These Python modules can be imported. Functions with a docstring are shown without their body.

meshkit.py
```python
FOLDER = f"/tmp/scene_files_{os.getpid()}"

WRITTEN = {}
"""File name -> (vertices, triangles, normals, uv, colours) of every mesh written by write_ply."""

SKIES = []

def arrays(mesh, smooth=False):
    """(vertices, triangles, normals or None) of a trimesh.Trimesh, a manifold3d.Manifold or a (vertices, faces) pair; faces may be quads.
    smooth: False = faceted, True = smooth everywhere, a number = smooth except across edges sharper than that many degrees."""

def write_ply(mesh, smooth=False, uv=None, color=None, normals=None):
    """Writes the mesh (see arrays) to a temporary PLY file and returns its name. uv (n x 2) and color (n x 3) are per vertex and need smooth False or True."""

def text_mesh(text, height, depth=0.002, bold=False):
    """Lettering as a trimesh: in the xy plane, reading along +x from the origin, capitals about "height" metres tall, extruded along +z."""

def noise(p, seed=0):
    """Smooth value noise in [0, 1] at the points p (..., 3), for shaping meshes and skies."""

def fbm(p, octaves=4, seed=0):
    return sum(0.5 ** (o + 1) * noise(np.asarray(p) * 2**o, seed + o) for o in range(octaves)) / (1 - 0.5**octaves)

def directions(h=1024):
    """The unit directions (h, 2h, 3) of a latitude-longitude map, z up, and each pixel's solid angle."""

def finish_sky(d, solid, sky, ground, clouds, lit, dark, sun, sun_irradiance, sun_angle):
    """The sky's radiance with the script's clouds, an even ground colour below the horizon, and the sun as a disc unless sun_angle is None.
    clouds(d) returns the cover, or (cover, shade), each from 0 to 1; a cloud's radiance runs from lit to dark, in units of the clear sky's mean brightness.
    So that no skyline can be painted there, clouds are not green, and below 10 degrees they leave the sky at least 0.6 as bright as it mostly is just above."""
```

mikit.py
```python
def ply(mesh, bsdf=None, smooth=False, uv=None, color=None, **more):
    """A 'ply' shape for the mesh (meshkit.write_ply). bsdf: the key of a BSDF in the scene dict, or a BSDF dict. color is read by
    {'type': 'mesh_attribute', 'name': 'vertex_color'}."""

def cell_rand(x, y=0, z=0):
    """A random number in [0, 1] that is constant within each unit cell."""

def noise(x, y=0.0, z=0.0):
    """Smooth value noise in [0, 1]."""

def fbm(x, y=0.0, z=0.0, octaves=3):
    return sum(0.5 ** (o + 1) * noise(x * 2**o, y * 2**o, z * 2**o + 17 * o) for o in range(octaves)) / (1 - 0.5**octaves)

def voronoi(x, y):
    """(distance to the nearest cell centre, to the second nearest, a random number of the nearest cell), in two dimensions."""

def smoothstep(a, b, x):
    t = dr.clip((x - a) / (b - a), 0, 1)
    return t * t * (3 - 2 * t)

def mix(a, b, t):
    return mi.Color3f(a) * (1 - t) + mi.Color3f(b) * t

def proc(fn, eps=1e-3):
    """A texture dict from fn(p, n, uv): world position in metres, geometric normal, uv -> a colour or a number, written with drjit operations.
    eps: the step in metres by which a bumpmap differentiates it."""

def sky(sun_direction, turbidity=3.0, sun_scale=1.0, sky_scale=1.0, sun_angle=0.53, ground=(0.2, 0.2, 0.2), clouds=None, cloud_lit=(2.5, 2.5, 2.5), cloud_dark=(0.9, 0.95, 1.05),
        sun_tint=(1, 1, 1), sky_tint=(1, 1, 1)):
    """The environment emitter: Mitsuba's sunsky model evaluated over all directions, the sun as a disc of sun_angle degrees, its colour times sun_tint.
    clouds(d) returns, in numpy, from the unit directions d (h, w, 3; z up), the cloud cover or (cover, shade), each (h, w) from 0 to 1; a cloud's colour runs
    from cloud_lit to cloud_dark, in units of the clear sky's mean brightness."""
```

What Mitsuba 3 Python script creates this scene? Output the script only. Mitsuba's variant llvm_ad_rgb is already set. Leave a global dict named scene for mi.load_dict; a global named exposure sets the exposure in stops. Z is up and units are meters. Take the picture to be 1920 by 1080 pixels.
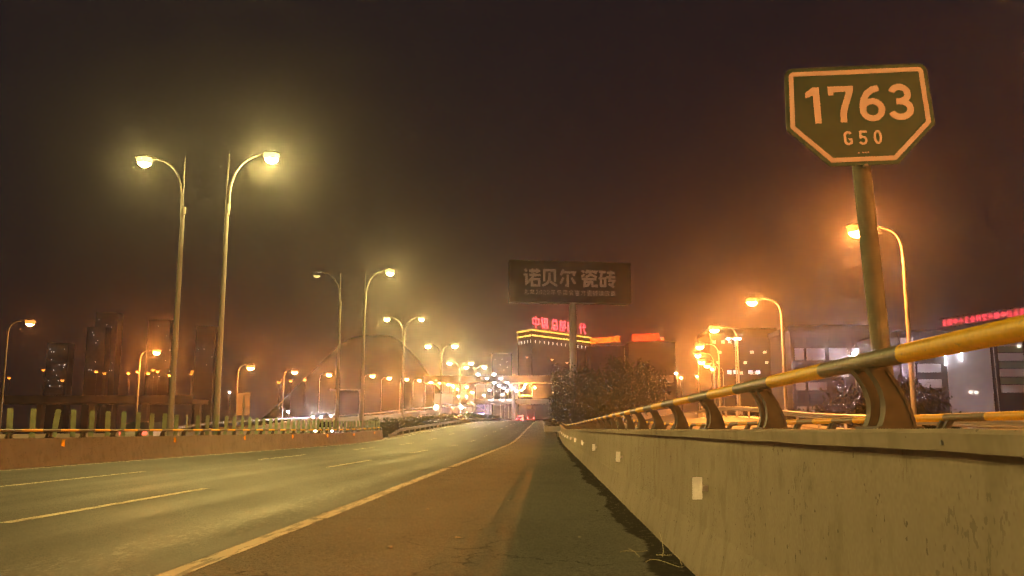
import math, random
import numpy as np
import trimesh
import drjit as dr
import mitsuba as mi
import mikit
from mikit import proc, noise, fbm, smoothstep, mix, cell_rand
from shapely.geometry import Polygon, LineString, Point
from shapely.ops import unary_union
from shapely import affinity

# ---------------------------------------------------------------- camera, sky, exposure
scene, labels = {}, {}
T = mi.ScalarTransform4f
rng = np.random.default_rng(7)
exposure = 11.2                                           # a long night exposure
EYE = np.array([0.0, 0.0, 1.05])
FORWARD = np.array([-0.03982, 0.98675, 0.15727])          # 9 degrees up, 2.3 degrees left of the road's direction
scene['camera'] = {'type': 'perspective', 'fov': 59.96, 'fov_axis': 'x', 'near_clip': 0.05, 'far_clip': 6000.0,
                   'to_world': T().look_at(origin=EYE.tolist(), target=(EYE + FORWARD).tolist(), up=[0, 0, 1]),
                   'medium': {'type': 'ref', 'id': 'haze_air'}}
def town_glow(d):
    """Full cover; the underside of the overcast is brightest towards the horizon all round, over the town's lights."""
    return 1.0 + 0 * d[..., 2], np.clip(d[..., 2] / 0.42, 0, 1) ** 0.6


# night: an overcast lit from below by the town, brown and nearly even
scene['sky'] = {**mikit.sky((0.3, -1.0, 0.02), turbidity=4, sun_scale=0.0, sky_scale=0.1 / 2048, ground=(0.1, 0.1, 0.1),
                            clouds=town_glow, cloud_lit=(9.8, 5.9, 6.0), cloud_dark=(7.6, 4.8, 5.5)), 'sampling_weight': 2.0}
scene['haze_air'] = {'type': 'homogeneous', 'albedo': {'type': 'rgb', 'value': [0.94, 0.91, 0.92]}, 'sigma_t': 0.0009,
                     'phase': {'type': 'hg', 'g': 0.92}}
# colours and strengths of the lamps (radiance of the lens)
MERCURY = np.array([1.0, 0.745, 0.21]) * 1550     # yellow-white lamps in the median
WHITE = np.array([0.92, 0.95, 1.0]) * 330       # white lamps farther along it
SODIUM = np.array([1.0, 0.31, 0.05]) * 4000     # orange lamps on the ramps
SODIUM_WEAK = np.array([1.0, 0.24, 0.02]) * 2.6  # the far ones that read as orange dots

# ---------------------------------------------------------------- helpers
used = {}


def numbered(name):
    n = used.get(name, 0)
    used[name] = n + 1
    return name if n == 0 else f'{name}_{n:03d}'


def M(v, f):
    return trimesh.Trimesh(np.asarray(v, float), np.asarray(f, int), process=False)


def join(*ms):
    return trimesh.util.concatenate([m for m in ms if m is not None])


def box(x0, x1, y0, y1, z0, z1):
    return trimesh.creation.box(bounds=[[min(x0, x1), min(y0, y1), min(z0, z1)], [max(x0, x1), max(y0, y1), max(z0, z1)]])


def tube(points, radii, sides=12, caps=True):
    p = np.asarray(points, float)
    r = np.broadcast_to(np.asarray(radii, float), (len(p),))
    t = np.gradient(p, axis=0)
    t /= np.linalg.norm(t, axis=1, keepdims=True)
    ref_axis = np.array([[0, 0, 1.0], [0, 1.0, 0], [1.0, 0, 0]])[int(np.argmin(np.abs(t).max(0)[[2, 1, 0]]))]
    a = np.cross(t, ref_axis)
    a /= np.linalg.norm(a, axis=1, keepdims=True)
    b = np.cross(t, a)
    ang = np.arange(sides) * 2 * np.pi / sides
    v = (p[:, None] + r[:, None, None] * (np.cos(ang)[None, :, None] * a[:, None] + np.sin(ang)[None, :, None] * b[:, None])).reshape(-1, 3)
    f = []
    for i in range(len(p) - 1):
        for j in range(sides):
            k = (j + 1) % sides
            A, B, C, D = i * sides + j, i * sides + k, (i + 1) * sides + k, (i + 1) * sides + j
            f += [[A, C, B], [A, D, C]]
    if caps:
        n = len(v)
        v = np.vstack([v, p[0], p[-1]])
        e = (len(p) - 1) * sides
        for j in range(sides):
            k = (j + 1) % sides
            f += [[n, j, k], [n + 1, e + k, e + j]]
    m = M(v, f)
    if m.volume < 0:
        m.invert()
    return m


def sweep(profile, ys, xoff=lambda y: 0.0, zoff=lambda y: 0.0, closed=True, caps=True):
    """A profile in the x-z plane carried along the road, shifted by xoff(y) and zoff(y)."""
    pr = np.asarray(profile, float)
    n, v, f = len(pr), [], []
    for y in ys:
        v += [[x + xoff(y), y, z + zoff(y)] for x, z in pr]
    for i in range(len(ys) - 1):
        for j in range(n if closed else n - 1):
            k = (j + 1) % n
            a, b, c, d = i * n + j, i * n + k, (i + 1) * n + k, (i + 1) * n + j
            f += [[a, b, c], [a, c, d]]
    if closed and caps:
        _, tri = trimesh.creation.triangulate_polygon(Polygon(pr), engine='earcut')
        lookup = trimesh.creation.triangulate_polygon(Polygon(pr), engine='earcut')[0]
        idx = [int(np.argmin(((pr - q) ** 2).sum(1))) for q in lookup]
        e = (len(ys) - 1) * n
        f += [[idx[t[0]], idx[t[1]], idx[t[2]]] for t in tri] + [[e + idx[t[2]], e + idx[t[1]], e + idx[t[0]]] for t in tri]
    m = M(v, f)
    if closed and caps:
        trimesh.repair.fix_normals(m)
    return m


def strip(x0, x1, ys, z, xoff=lambda y: 0.0, cols=1):
    """A road surface from x0 to x1 along ys, at z(y), with its underside left open."""
    xs = np.linspace(x0, x1, cols + 1)
    v = [[x + xoff(y), y, z(y)] for y in ys for x in xs]
    n, f = cols + 1, []
    for i in range(len(ys) - 1):
        for j in range(cols):
            a = i * n + j
            f += [[a, a + 1, a + n + 1], [a, a + n + 1, a + n]]
    return M(v, f)


def prism(poly, depth):
    """A polygon in x-y extruded along z."""
    out = [trimesh.creation.extrude_polygon(g, depth, engine='earcut') for g in getattr(poly, 'geoms', [poly]) if g.area > 1e-9]
    return join(*out)


UPRIGHT = np.array([[1, 0, 0, 0], [0, 0, -1, 0], [0, 1, 0, 0], [0, 0, 0, 1.0]])   # x-y drawing stood up to face -y (towards the camera)


def stand(m, x=0, y=0, z=0, yaw=0.0):
    m = m.copy()
    m.apply_transform(UPRIGHT)
    if yaw:
        m.apply_transform(trimesh.transformations.rotation_matrix(yaw, [0, 0, 1]))
    m.apply_translation([x, y, z])
    return m


def ref(name):
    return {'type': 'ref', 'id': name}


def ply(mesh, mat, smooth=False, emit=None, weight=1.0, **k):
    d = mikit.ply(mesh, mat, smooth=smooth, **k)
    if emit is not None:
        d['emitter'] = {'type': 'area', 'radiance': {'type': 'rgb', 'value': [float(x) / 2048 for x in emit]}, 'sampling_weight': float(weight)}
    return d


def moved(d, x=0, y=0, z=0, rz=0.0, s=1.0, sz=None):
    t = T().translate([float(x), float(y), float(z)]).rotate([0, 0, 1], float(rz)).scale([float(s), float(s), float(sz if sz is not None else s)])
    return {**d, 'to_world': t}


def put(key, d, label=None, category=None, group=None, kind=None):
    assert key not in scene, key
    scene[key] = d
    tag(key, label, category, group, kind)
    return key


def tag(key, label=None, category=None, group=None, kind=None):
    e = {k: v for k, v in dict(label=label, category=category, group=group, kind=kind).items() if v}
    if e:
        labels.setdefault(key, {}).update(e)


def part(parent, name, d, **k):
    return put(numbered(f'{parent}__{name}'), d, **k)


ORD = ['first', 'second', 'third', 'fourth', 'fifth', 'sixth', 'seventh', 'eighth', 'ninth', 'tenth', 'eleventh', 'twelfth', 'thirteenth', 'fourteenth',
       'fifteenth', 'sixteenth', 'seventeenth', 'eighteenth', 'nineteenth', 'twentieth']
TENS = {20: 'twenty', 30: 'thirty', 40: 'forty', 50: 'fifty', 60: 'sixty'}


def nth(i):
    if i < 20:
        return ORD[i]
    t, u = divmod(i + 1, 10)
    return TENS[t * 10] + '-' + ORD[u - 1] if u else TENS[t * 10][:-1] + 'ieth'


# ---------------------------------------------------------------- materials (all procedural)
def rgb(*c):
    return {'type': 'rgb', 'value': [float(x) for x in c]}


def mat(name, d):
    scene[name] = d
    return name


def plain(name, c, rough=0.6, spec=0.4, metallic=0.0, two=False, **k):
    d = {'type': 'principled', 'base_color': rgb(*c) if not isinstance(c, dict) else c, 'roughness': rough, 'specular': spec, 'metallic': metallic, **k}
    return mat(name, {'type': 'twosided', 'bsdf': d} if two else d)


def asphalt_colour(p, n, uv):
    lanes = fbm(p.x * 2.2, p.y * 0.045, 3.0, 3)                                # long wheel-worn streaks
    grain = noise(p.x * 95, p.y * 95)
    blot = fbm(p.x * 0.7, p.y * 0.35, 9.0, 4)
    wheel = smoothstep(0.42, 0.12, dr.abs(p.x + 3.75)) + smoothstep(0.40, 0.12, dr.abs(p.x + 5.2)) + smoothstep(0.42, 0.12, dr.abs(p.x + 7.3)) + smoothstep(0.42, 0.12, dr.abs(p.x + 8.9))
    crumb = smoothstep(0.50, 0.78, fbm(p.x * 38, p.y * 9.0, 1.0, 3)) * smoothstep(0.35, 0.6, fbm(p.x * 1.7, p.y * 0.16, 5.0, 3)) * smoothstep(0.9, 0.25, dr.abs(p.x + 3.6))
    v = 0.050 + 0.030 * lanes + 0.058 * (grain - 0.5) + 0.03 * (blot - 0.5) + 0.010 * wheel + 0.06 * crumb
    return mi.Color3f(v * 1.02, v * 1.02, v * 0.95)


def asphalt_rough(p, n, uv):
    wheel = smoothstep(0.5, 0.1, dr.abs(p.x + 3.75)) + smoothstep(0.5, 0.1, dr.abs(p.x + 5.2)) + smoothstep(0.5, 0.1, dr.abs(p.x + 7.3)) + smoothstep(0.5, 0.1, dr.abs(p.x + 8.9))
    return 0.50 - 0.09 * wheel + 0.14 * (fbm(p.x * 2.5, p.y * 0.3, 2.0, 3) - 0.5) + 0.10 * (noise(p.x * 40, p.y * 40) - 0.5)


def asphalt_bump(p, n, uv):
    return 0.004 * noise(p.x * 110, p.y * 110) + 0.004 * noise(p.x * 47, p.y * 47)


def shoulder_colour(p, n, uv):
    grain = noise(p.x * 105, p.y * 105)
    blot = fbm(p.x * 1.1, p.y * 0.5, 4.0, 4)
    v = 0.140 + 0.10 * (grain - 0.5) + 0.05 * (noise(p.x * 52, p.y * 52, 6.0) - 0.5) + 0.05 * (blot - 0.5)
    c = mi.Color3f(v * 1.05, v * 0.99, v * 0.86)
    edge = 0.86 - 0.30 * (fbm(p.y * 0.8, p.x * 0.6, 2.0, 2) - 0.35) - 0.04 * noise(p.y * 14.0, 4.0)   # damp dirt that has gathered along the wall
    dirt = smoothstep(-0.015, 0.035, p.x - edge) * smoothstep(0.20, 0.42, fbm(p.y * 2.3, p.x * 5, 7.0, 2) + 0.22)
    a, b, _ = mikit.voronoi(p.x * 0.55 + 0.5 * fbm(p.x * 2.5, p.y * 2.5, 1.0, 3), p.y * 0.30 + 0.4 * fbm(p.x * 2.5, p.y * 2.5, 8.0, 3))
    crack = smoothstep(0.022, 0.004, b - a) * smoothstep(0.46, 0.62, fbm(p.x * 0.7, p.y * 0.25, 30.0, 2))
    joint = dr.maximum(smoothstep(0.022, 0.008, dr.abs(p.y - 10.78 - 0.05 * fbm(p.x * 3, 1.0, 2.0, 3))), smoothstep(0.026, 0.008, dr.abs(p.y - 15.84 - 0.06 * fbm(p.x * 3, 5.0, 2.0, 3))))
    c = c * (1 - 0.5 * dr.maximum(crack, joint * smoothstep(0.35, 0.6, noise(p.x * 4, p.y))))
    speck = smoothstep(0.80, 0.86, noise(p.x * 21, p.y * 21, 3.0))
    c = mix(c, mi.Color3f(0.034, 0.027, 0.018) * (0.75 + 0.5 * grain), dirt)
    return mix(c, mi.Color3f(0.16, 0.13, 0.10), speck * 0.35)


def concrete_colour(p, n, uv):
    cloud = fbm(p.x * 1.3 + p.y * 0.9, p.y * 0.4, p.z * 2.0, 4)
    grain = noise(p.y * 75, p.z * 75, p.x * 75)
    run = fbm(p.y * 6.5, p.z * 0.5, 8.0, 3)                                   # rain marks that run down
    v = 0.33 + 0.08 * (cloud - 0.5) + 0.045 * (grain - 0.5) + 0.045 * (run - 0.5)
    c = mi.Color3f(v * 1.06, v * 0.87, v * 0.70)
    spot = smoothstep(0.80, 0.86, fbm(p.y * 26.0, p.z * 20.0, 21.0, 3))       # scuffs and pits
    spot2 = smoothstep(0.62, 0.74, fbm(p.y * 60.0, p.z * 38.0, 33.0, 2)) * smoothstep(0.60, 0.72, fbm(p.y * 1.9, p.z * 2.6, 13.0, 3))
    splash = smoothstep(0.52, 0.80, fbm(p.y * 7.0, p.z * 5.0, 40.0, 4))
    c = mix(c, mi.Color3f(0.10, 0.085, 0.06), dr.maximum(spot, spot2 * 0.55) * 0.6)
    return mix(c, mi.Color3f(0.20, 0.165, 0.11), splash * 0.35)


def concrete_bump(p, n, uv):
    return 0.0016 * fbm(p.y * 30, p.z * 30, p.x * 30, 3) + 0.005 * fbm(p.y * 2.2, p.z * 3, 4.0, 2)


def band_paint(y0, period, share):
    def colour(p, n, uv):
        q = (p.y - y0) / period
        t = q - dr.floor(q)
        wob = 0.01 * noise(p.y * 30, p.z * 30, p.x * 30)
        yellow = t + wob < share
        wear = smoothstep(0.70, 0.80, fbm(p.y * 30, p.z * 50, p.x * 50, 3))
        g = noise(p.y * 60, p.z * 60, p.x * 60)
        a = mix(mi.Color3f(0.72, 0.41, 0.014) * (0.92 + 0.16 * g), mi.Color3f(0.30, 0.22, 0.10), wear * 0.6)
        b = mix(mi.Color3f(0.150, 0.125, 0.075) * (0.85 + 0.3 * g), mi.Color3f(0.24, 0.20, 0.13), wear * 0.7)
        return dr.select(yellow, a, b)
    return proc(colour)


def mottled(c, amount=0.3, scale=3.0):
    c = mi.ScalarColor3f(c)

    def colour(p, n, uv):
        k = 1 + amount * 2 * (fbm(p.x * scale, p.y * scale, p.z * scale, 4) - 0.5)
        return mi.Color3f(c) * k
    return proc(colour)


mat('asphalt', {'type': 'bumpmap', 'arbitrary': proc(asphalt_bump), 'scale': 1.0,
                'bsdf': {'type': 'principled', 'base_color': proc(asphalt_colour), 'roughness': proc(asphalt_rough), 'specular': 0.5}})
mat('shoulder_asphalt', {'type': 'bumpmap', 'arbitrary': proc(asphalt_bump), 'scale': 1.0,
                         'bsdf': {'type': 'principled', 'base_color': proc(shoulder_colour), 'roughness': 0.78, 'specular': 0.3}})
mat('concrete', {'type': 'bumpmap', 'arbitrary': proc(concrete_bump), 'scale': 1.0,
                 'bsdf': {'type': 'principled', 'base_color': proc(concrete_colour), 'roughness': 0.85, 'specular': 0.25}})
def shaded_concrete_colour(p, n, uv):
    return concrete_colour(p, n, uv) * mi.Color3f(0.66, 0.74, 0.84)  # same concrete, the weaker light at the median put into its colour


mat('shaded_concrete', {'type': 'bumpmap', 'arbitrary': proc(concrete_bump), 'scale': 1.0,
                     'bsdf': {'type': 'principled', 'base_color': proc(shaded_concrete_colour), 'roughness': 0.9, 'specular': 0.2}})
plain('far_asphalt', mottled((0.10, 0.085, 0.07), 0.25, 0.3), 0.6, 0.4)
plain('far_concrete', mottled((0.32, 0.29, 0.25), 0.2, 0.4), 0.85, 0.3)
plain('earth', mottled((0.07, 0.06, 0.04), 0.5, 0.15), 0.95, 0.1, two=True)
plain('hill_green', mottled((0.05, 0.055, 0.03), 0.5, 0.05), 0.95, 0.1)


def line_colour(p, n, uv):
    wear = smoothstep(0.52, 0.70, fbm(p.x * 30, p.y * 5.0, 3.0, 4))
    return mix(mi.Color3f(0.50, 0.47, 0.38), mi.Color3f(0.15, 0.13, 0.10), wear * 0.8)


def edge_line_colour(p, n, uv):
    wear = smoothstep(0.50, 0.68, fbm(p.x * 24, p.y * 3.0, 13.0, 4))
    return mix(mi.Color3f(0.44, 0.40, 0.30), mi.Color3f(0.13, 0.115, 0.085), wear * 0.75)


mat('line_paint', {'type': 'principled', 'base_color': proc(line_colour), 'roughness': 0.6, 'specular': 0.4})
mat('edge_paint', {'type': 'principled', 'base_color': proc(edge_line_colour), 'roughness': 0.6, 'specular': 0.4})
mat('rail_paint', {'type': 'principled', 'base_color': band_paint(2.34, 2.0, 0.52), 'roughness': 0.44, 'specular': 0.5})
plain('bracket_paint', mottled((0.105, 0.095, 0.078), 0.25, 14.0), 0.55, 0.4)
plain('galvanised', mottled((0.29, 0.28, 0.26), 0.2, 2.5), 0.45, 0.5, 0.35)
plain('dark_steel', (0.10, 0.095, 0.085), 0.5, 0.5)
plain('sign_green', mottled((0.030, 0.095, 0.085), 0.14, 9.0), 0.38, 0.5)
plain('sign_white', mottled((0.74, 0.68, 0.76), 0.08, 25.0), 0.42, 0.5)
plain('sign_post_paint', mottled((0.23, 0.21, 0.17), 0.22, 10.0), 0.6, 0.4)
plain('reflector_white', mottled((0.95, 0.80, 0.82), 0.10, 60.0), 0.48, 0.5, 1.0)
plain('reflector_amber', (0.95, 0.50, 0.05), 0.48, 0.5, 1.0)
plain('panel_green', mottled((0.22, 0.30, 0.19), 0.25, 6.0), 0.5, 0.4, two=True)
plain('lens_glass', (0.5, 0.5, 0.5), 0.4, 0.4)
plain('board_dark', (0.030, 0.016, 0.010), 0.6, 0.3)
plain('board_letter', (0.62, 0.55, 0.54), 0.7, 0.2)
plain('facade_pale', mottled((0.50, 0.49, 0.50), 0.10, 0.6), 0.8, 0.3)
plain('facade_dark', mottled((0.07, 0.06, 0.058), 0.15, 0.3), 0.8, 0.3)
plain('facade_green', mottled((0.16, 0.22, 0.14), 0.12, 0.8), 0.8, 0.3)
plain('window_dark', (0.045, 0.045, 0.055), 0.12, 0.6)
plain('car_dark', (0.04, 0.035, 0.035), 0.3, 0.6)
plain('tarpaulin', (0.045, 0.040, 0.038), 0.8, 0.2)
plain('car_pale', (0.55, 0.52, 0.50), 0.3, 0.6)
plain('rubber', (0.02, 0.02, 0.02), 0.8, 0.2)
plain('bark', mottled((0.10, 0.075, 0.05), 0.3, 4.0), 0.9, 0.2)
plain('straw_dry', (0.55, 0.46, 0.30), 0.7, 0.3, two=True)
plain('grit_pale', (0.42, 0.38, 0.32), 0.8, 0.2)
plain('panel_back', mottled((0.42, 0.36, 0.32), 0.12, 1.5), 0.55, 0.4)


def leaf_mat(name, c):
    mat(name, {'type': 'principledthin', 'base_color': rgb(*c), 'roughness': 0.8, 'eta': 1.25, 'diff_trans': 0.5, 'spec_trans': 0.0})


leaf_mat('leaf_dark', (0.042, 0.048, 0.022))
leaf_mat('leaf_mid', (0.060, 0.062, 0.025))
leaf_mat('leaf_hedge', (0.055, 0.070, 0.026))

# ---------------------------------------------------------------- the setting: ground, roads, decks
def table(*pairs):
    a = np.array(pairs, float)
    return lambda y: float(np.interp(y, a[:, 0], a[:, 1]))


def smooth_table(*pairs):
    from scipy.interpolate import PchipInterpolator
    a = np.array(pairs, float)
    f = PchipInterpolator(a[:, 0], a[:, 1])
    return lambda y: float(f(min(max(y, a[0, 0]), a[-1, 0])))


Z = smooth_table((-80, 0), (0, 0), (60, 0), (80, 0.22), (92, 0.5), (120, 1.2), (140, 1.65), (175, 2.4), (220, 3.0), (285, 3.4), (360, 4.6), (560, 6.4))
RZ = smooth_table((-80, -0.14), (25, -0.15), (44, 0.1), (66, 0.9), (94, 1.4), (115, 1.8), (135, 2.4), (155, 3.1), (175, 3.9), (195, 4.6), (270, 6.4))
RB = smooth_table((-80, 0.05), (15, 0.06), (35, 0.09), (66, 0.11), (94, 0.09), (120, 0.05), (270, 0.03))
RX = smooth_table((-80, 0), (0, 0), (70, 0), (94, 2.0), (115, 5.5), (135, 9.4), (155, 13.8), (175, 18.5), (195, 23.0), (270, 42))
LZ = smooth_table((-80, -0.3), (60, -0.3), (82, -0.05), (111, 1.3), (148, 2.3), (204, 4.0), (253, 6.0), (305, 7.8), (355, 9.2), (430, 9.8))
YS = list(np.arange(-60, 20, 4.0)) + list(np.arange(20, 130, 3.0)) + list(np.arange(130, 561, 10.0))

gx, gy = np.meshgrid(np.linspace(-900, 900, 61), np.linspace(-250, 1450, 58))
gz = -6.2 + 1.2 * (np.vectorize(lambda a, b: math.sin(a * 0.013 + 1) * math.cos(b * 0.017))(gx, gy))
gv = np.stack([gx.ravel(), gy.ravel(), gz.ravel()], 1)
gf = []
for i in range(57):
    for j in range(60):
        a = i * 61 + j
        gf += [[a, a + 1, a + 62], [a, a + 62, a + 61]]
put('ground', ply(M(gv, gf), 'earth', True), kind='structure')

hx, hy = np.meshgrid(np.linspace(-290, 40, 53), np.linspace(510, 770, 49))
hh = 71 * np.exp(-(np.abs((hx + 130) / 60) ** 2.6) - ((hy - 640) / 70) ** 2)
hp = np.stack([hx.ravel(), hy.ravel(), 0 * hx.ravel()], 1)
import meshkit
hz = hh.ravel() * (0.9 + 0.25 * meshkit.fbm(hp * 0.03, 4, 3)) + 2.5 * meshkit.fbm(hp * 0.15, 3, 5) - 9
hf = []
for i in range(48):
    for j in range(52):
        a = i * 53 + j
        hf += [[a, a + 1, a + 54], [a, a + 54, a + 53]]
put('hill', ply(M(np.stack([hx.ravel(), hy.ravel(), hz], 1), hf), 'hill_green', True), kind='structure')


def deck(x0, x1, ys, z, xoff=lambda y: 0.0, bank=lambda y: 0.0, depth=None):
    v, f = [], []
    for y in ys:
        o, b = xoff(y), bank(y)
        top0, top1 = z(y) - 0.03, z(y) - 0.03 + b * (x1 - x0)
        bot0, bot1 = (-6.9, -6.9) if depth is None else (top0 - depth, top1 - depth)
        v += [[x0 + o, y, bot0], [x1 + o, y, bot1], [x1 + o, y, top1], [x0 + o, y, top0]]
    for i in range(len(ys) - 1):
        for j in range(4):
            k = (j + 1) % 4
            a, b_, c, d = i * 4 + j, i * 4 + k, (i + 1) * 4 + k, (i + 1) * 4 + j
            f += [[a, b_, c], [a, c, d]]
    e = (len(ys) - 1) * 4
    f += [[0, 2, 1], [0, 3, 2], [e, e + 1, e + 2], [e, e + 2, e + 3]]
    m = M(v, f)
    trimesh.repair.fix_normals(m)
    return m


put('road_embankment', ply(deck(-28.9, 1.60, YS, Z), 'far_concrete'), kind='structure')
put('road', ply(strip(-14.42, -2.87, YS, Z, cols=6), 'asphalt'), kind='structure')
put('shoulder', ply(strip(-2.87, 1.12, YS, Z, cols=3), 'shoulder_asphalt'), kind='structure')
put('opposite_carriageway', ply(strip(-28.6, -17.3, YS, Z, cols=3), 'far_asphalt'), kind='structure')
RYS = [y for y in YS if y <= 270]


def ramp_surface():
    v, f = [], []
    for y in RYS:
        for x in (4.75, 9.3, 13.9):
            v.append([x + RX(y), y, RZ(y) + RB(y) * (x - 4.5)])
    for i in range(len(RYS) - 1):
        for j in range(2):
            a = i * 3 + j
            f += [[a, a + 1, a + 4], [a, a + 4, a + 3]]
    return M(v, f)


put('ramp_embankment', ply(deck(4.3, 14.6, RYS, RZ, RX, RB), 'far_concrete'), kind='structure')
put('ramp', ply(ramp_surface(), 'far_asphalt'), kind='structure')
LYS = [y for y in YS if y <= 430]
put('ramp_embankment_001', ply(deck(-41.4, -30.6, LYS, LZ), 'far_concrete'), kind='structure')
put('ramp_001', ply(strip(-41.0, -31.2, LYS, LZ, cols=2), 'far_asphalt'), kind='structure')

# painted lines: each stroke a piece of the road it lies on
LY = lambda y: Z(y) + 0.004


def stroke(x, w, y0, y1, mat_):
    n = max(2, int((y1 - y0) / 2.0) + 1)
    return ply(strip(x - w / 2, x + w / 2, np.linspace(y0, y1, n), LY), mat_)


for lane_x, first in ((-6.1, 10.1), (-10.1, 16.4)):
    for k in range(-2, 13):
        y0 = first + 15.0 * k
        if y0 > -6:
            part('road', 'lane_dash', stroke(lane_x - 0.06, 0.15, y0, y0 + 6.0, 'line_paint'))
part('road', 'left_edge_line', stroke(-14.0, 0.16, -20, 420, 'line_paint'))
# the right edge line is laid in lengths with small gaps at the joints of the bridge
ends = [(-20, 3.1, 0), (3.13, 10.70, 0), (10.78, 15.75, 0.015), (15.86, 24.6, -0.01), (25.4, 61, 0.02), (61.2, 120, 0.02), (120.3, 430, 0.03)]
for y0, y1, dx in ends:
    part('shoulder', 'edge_line', stroke(-2.75 + dx, 0.19, y0, y1, 'edge_paint'))

# ---------------------------------------------------------------- concrete barriers with pipe rails
def rough(m, amp, freq=1.7, seed=0):
    v = np.array(m.vertices)
    d = np.stack([meshkit.fbm(v * freq + s * 13.1 + seed, 3) - 0.5 for s in range(2)], 1) * amp * 2
    v[:, 0] += d[:, 0]
    v[:, 2] += d[:, 1] * 0.8
    return M(v, m.faces)


def bracket_mesh(side=1):
    """Two cast cheeks that curve from the foot on the wall up to the pipe; x=0 under the pipe, z=0 on the wall's top."""
    t = np.linspace(0, 1, 9)
    front = np.stack([-0.035 * t ** 3 + 0.004 + 0.128 * t * (1 - t) * (1.1 - 0.35 * t), 0.245 * t], 1)
    rear = np.stack([0.150 - 0.105 * t ** 1.7, 0.250 * t], 1)
    outline = Polygon(np.vstack([front, rear[::-1]]))
    cheeks = []
    for y in (-0.105, 0.060):
        inner = prism(outline.buffer(-0.006), 0.045)
        inner.apply_transform(UPRIGHT)
        inner.apply_translation([0, y + 0.045, 0])
        rim = prism(outline.difference(outline.buffer(-0.014)), 0.056)             # the thicker edge of the casting
        rim.apply_transform(UPRIGHT)
        rim.apply_translation([0, y + 0.0505, 0])
        cheeks += [inner, rim]
    base = box(-0.012, 0.170, -0.135, 0.135, 0.0, 0.012)
    m = join(*cheeks, base)
    if side < 0:
        m.vertices[:, 0] *= -1
        m.invert()
    return m


def saddle_mesh():
    a = tube([[0, -0.07, 0], [0, 0.07, 0]], 0.0615, 20)
    return a


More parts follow.
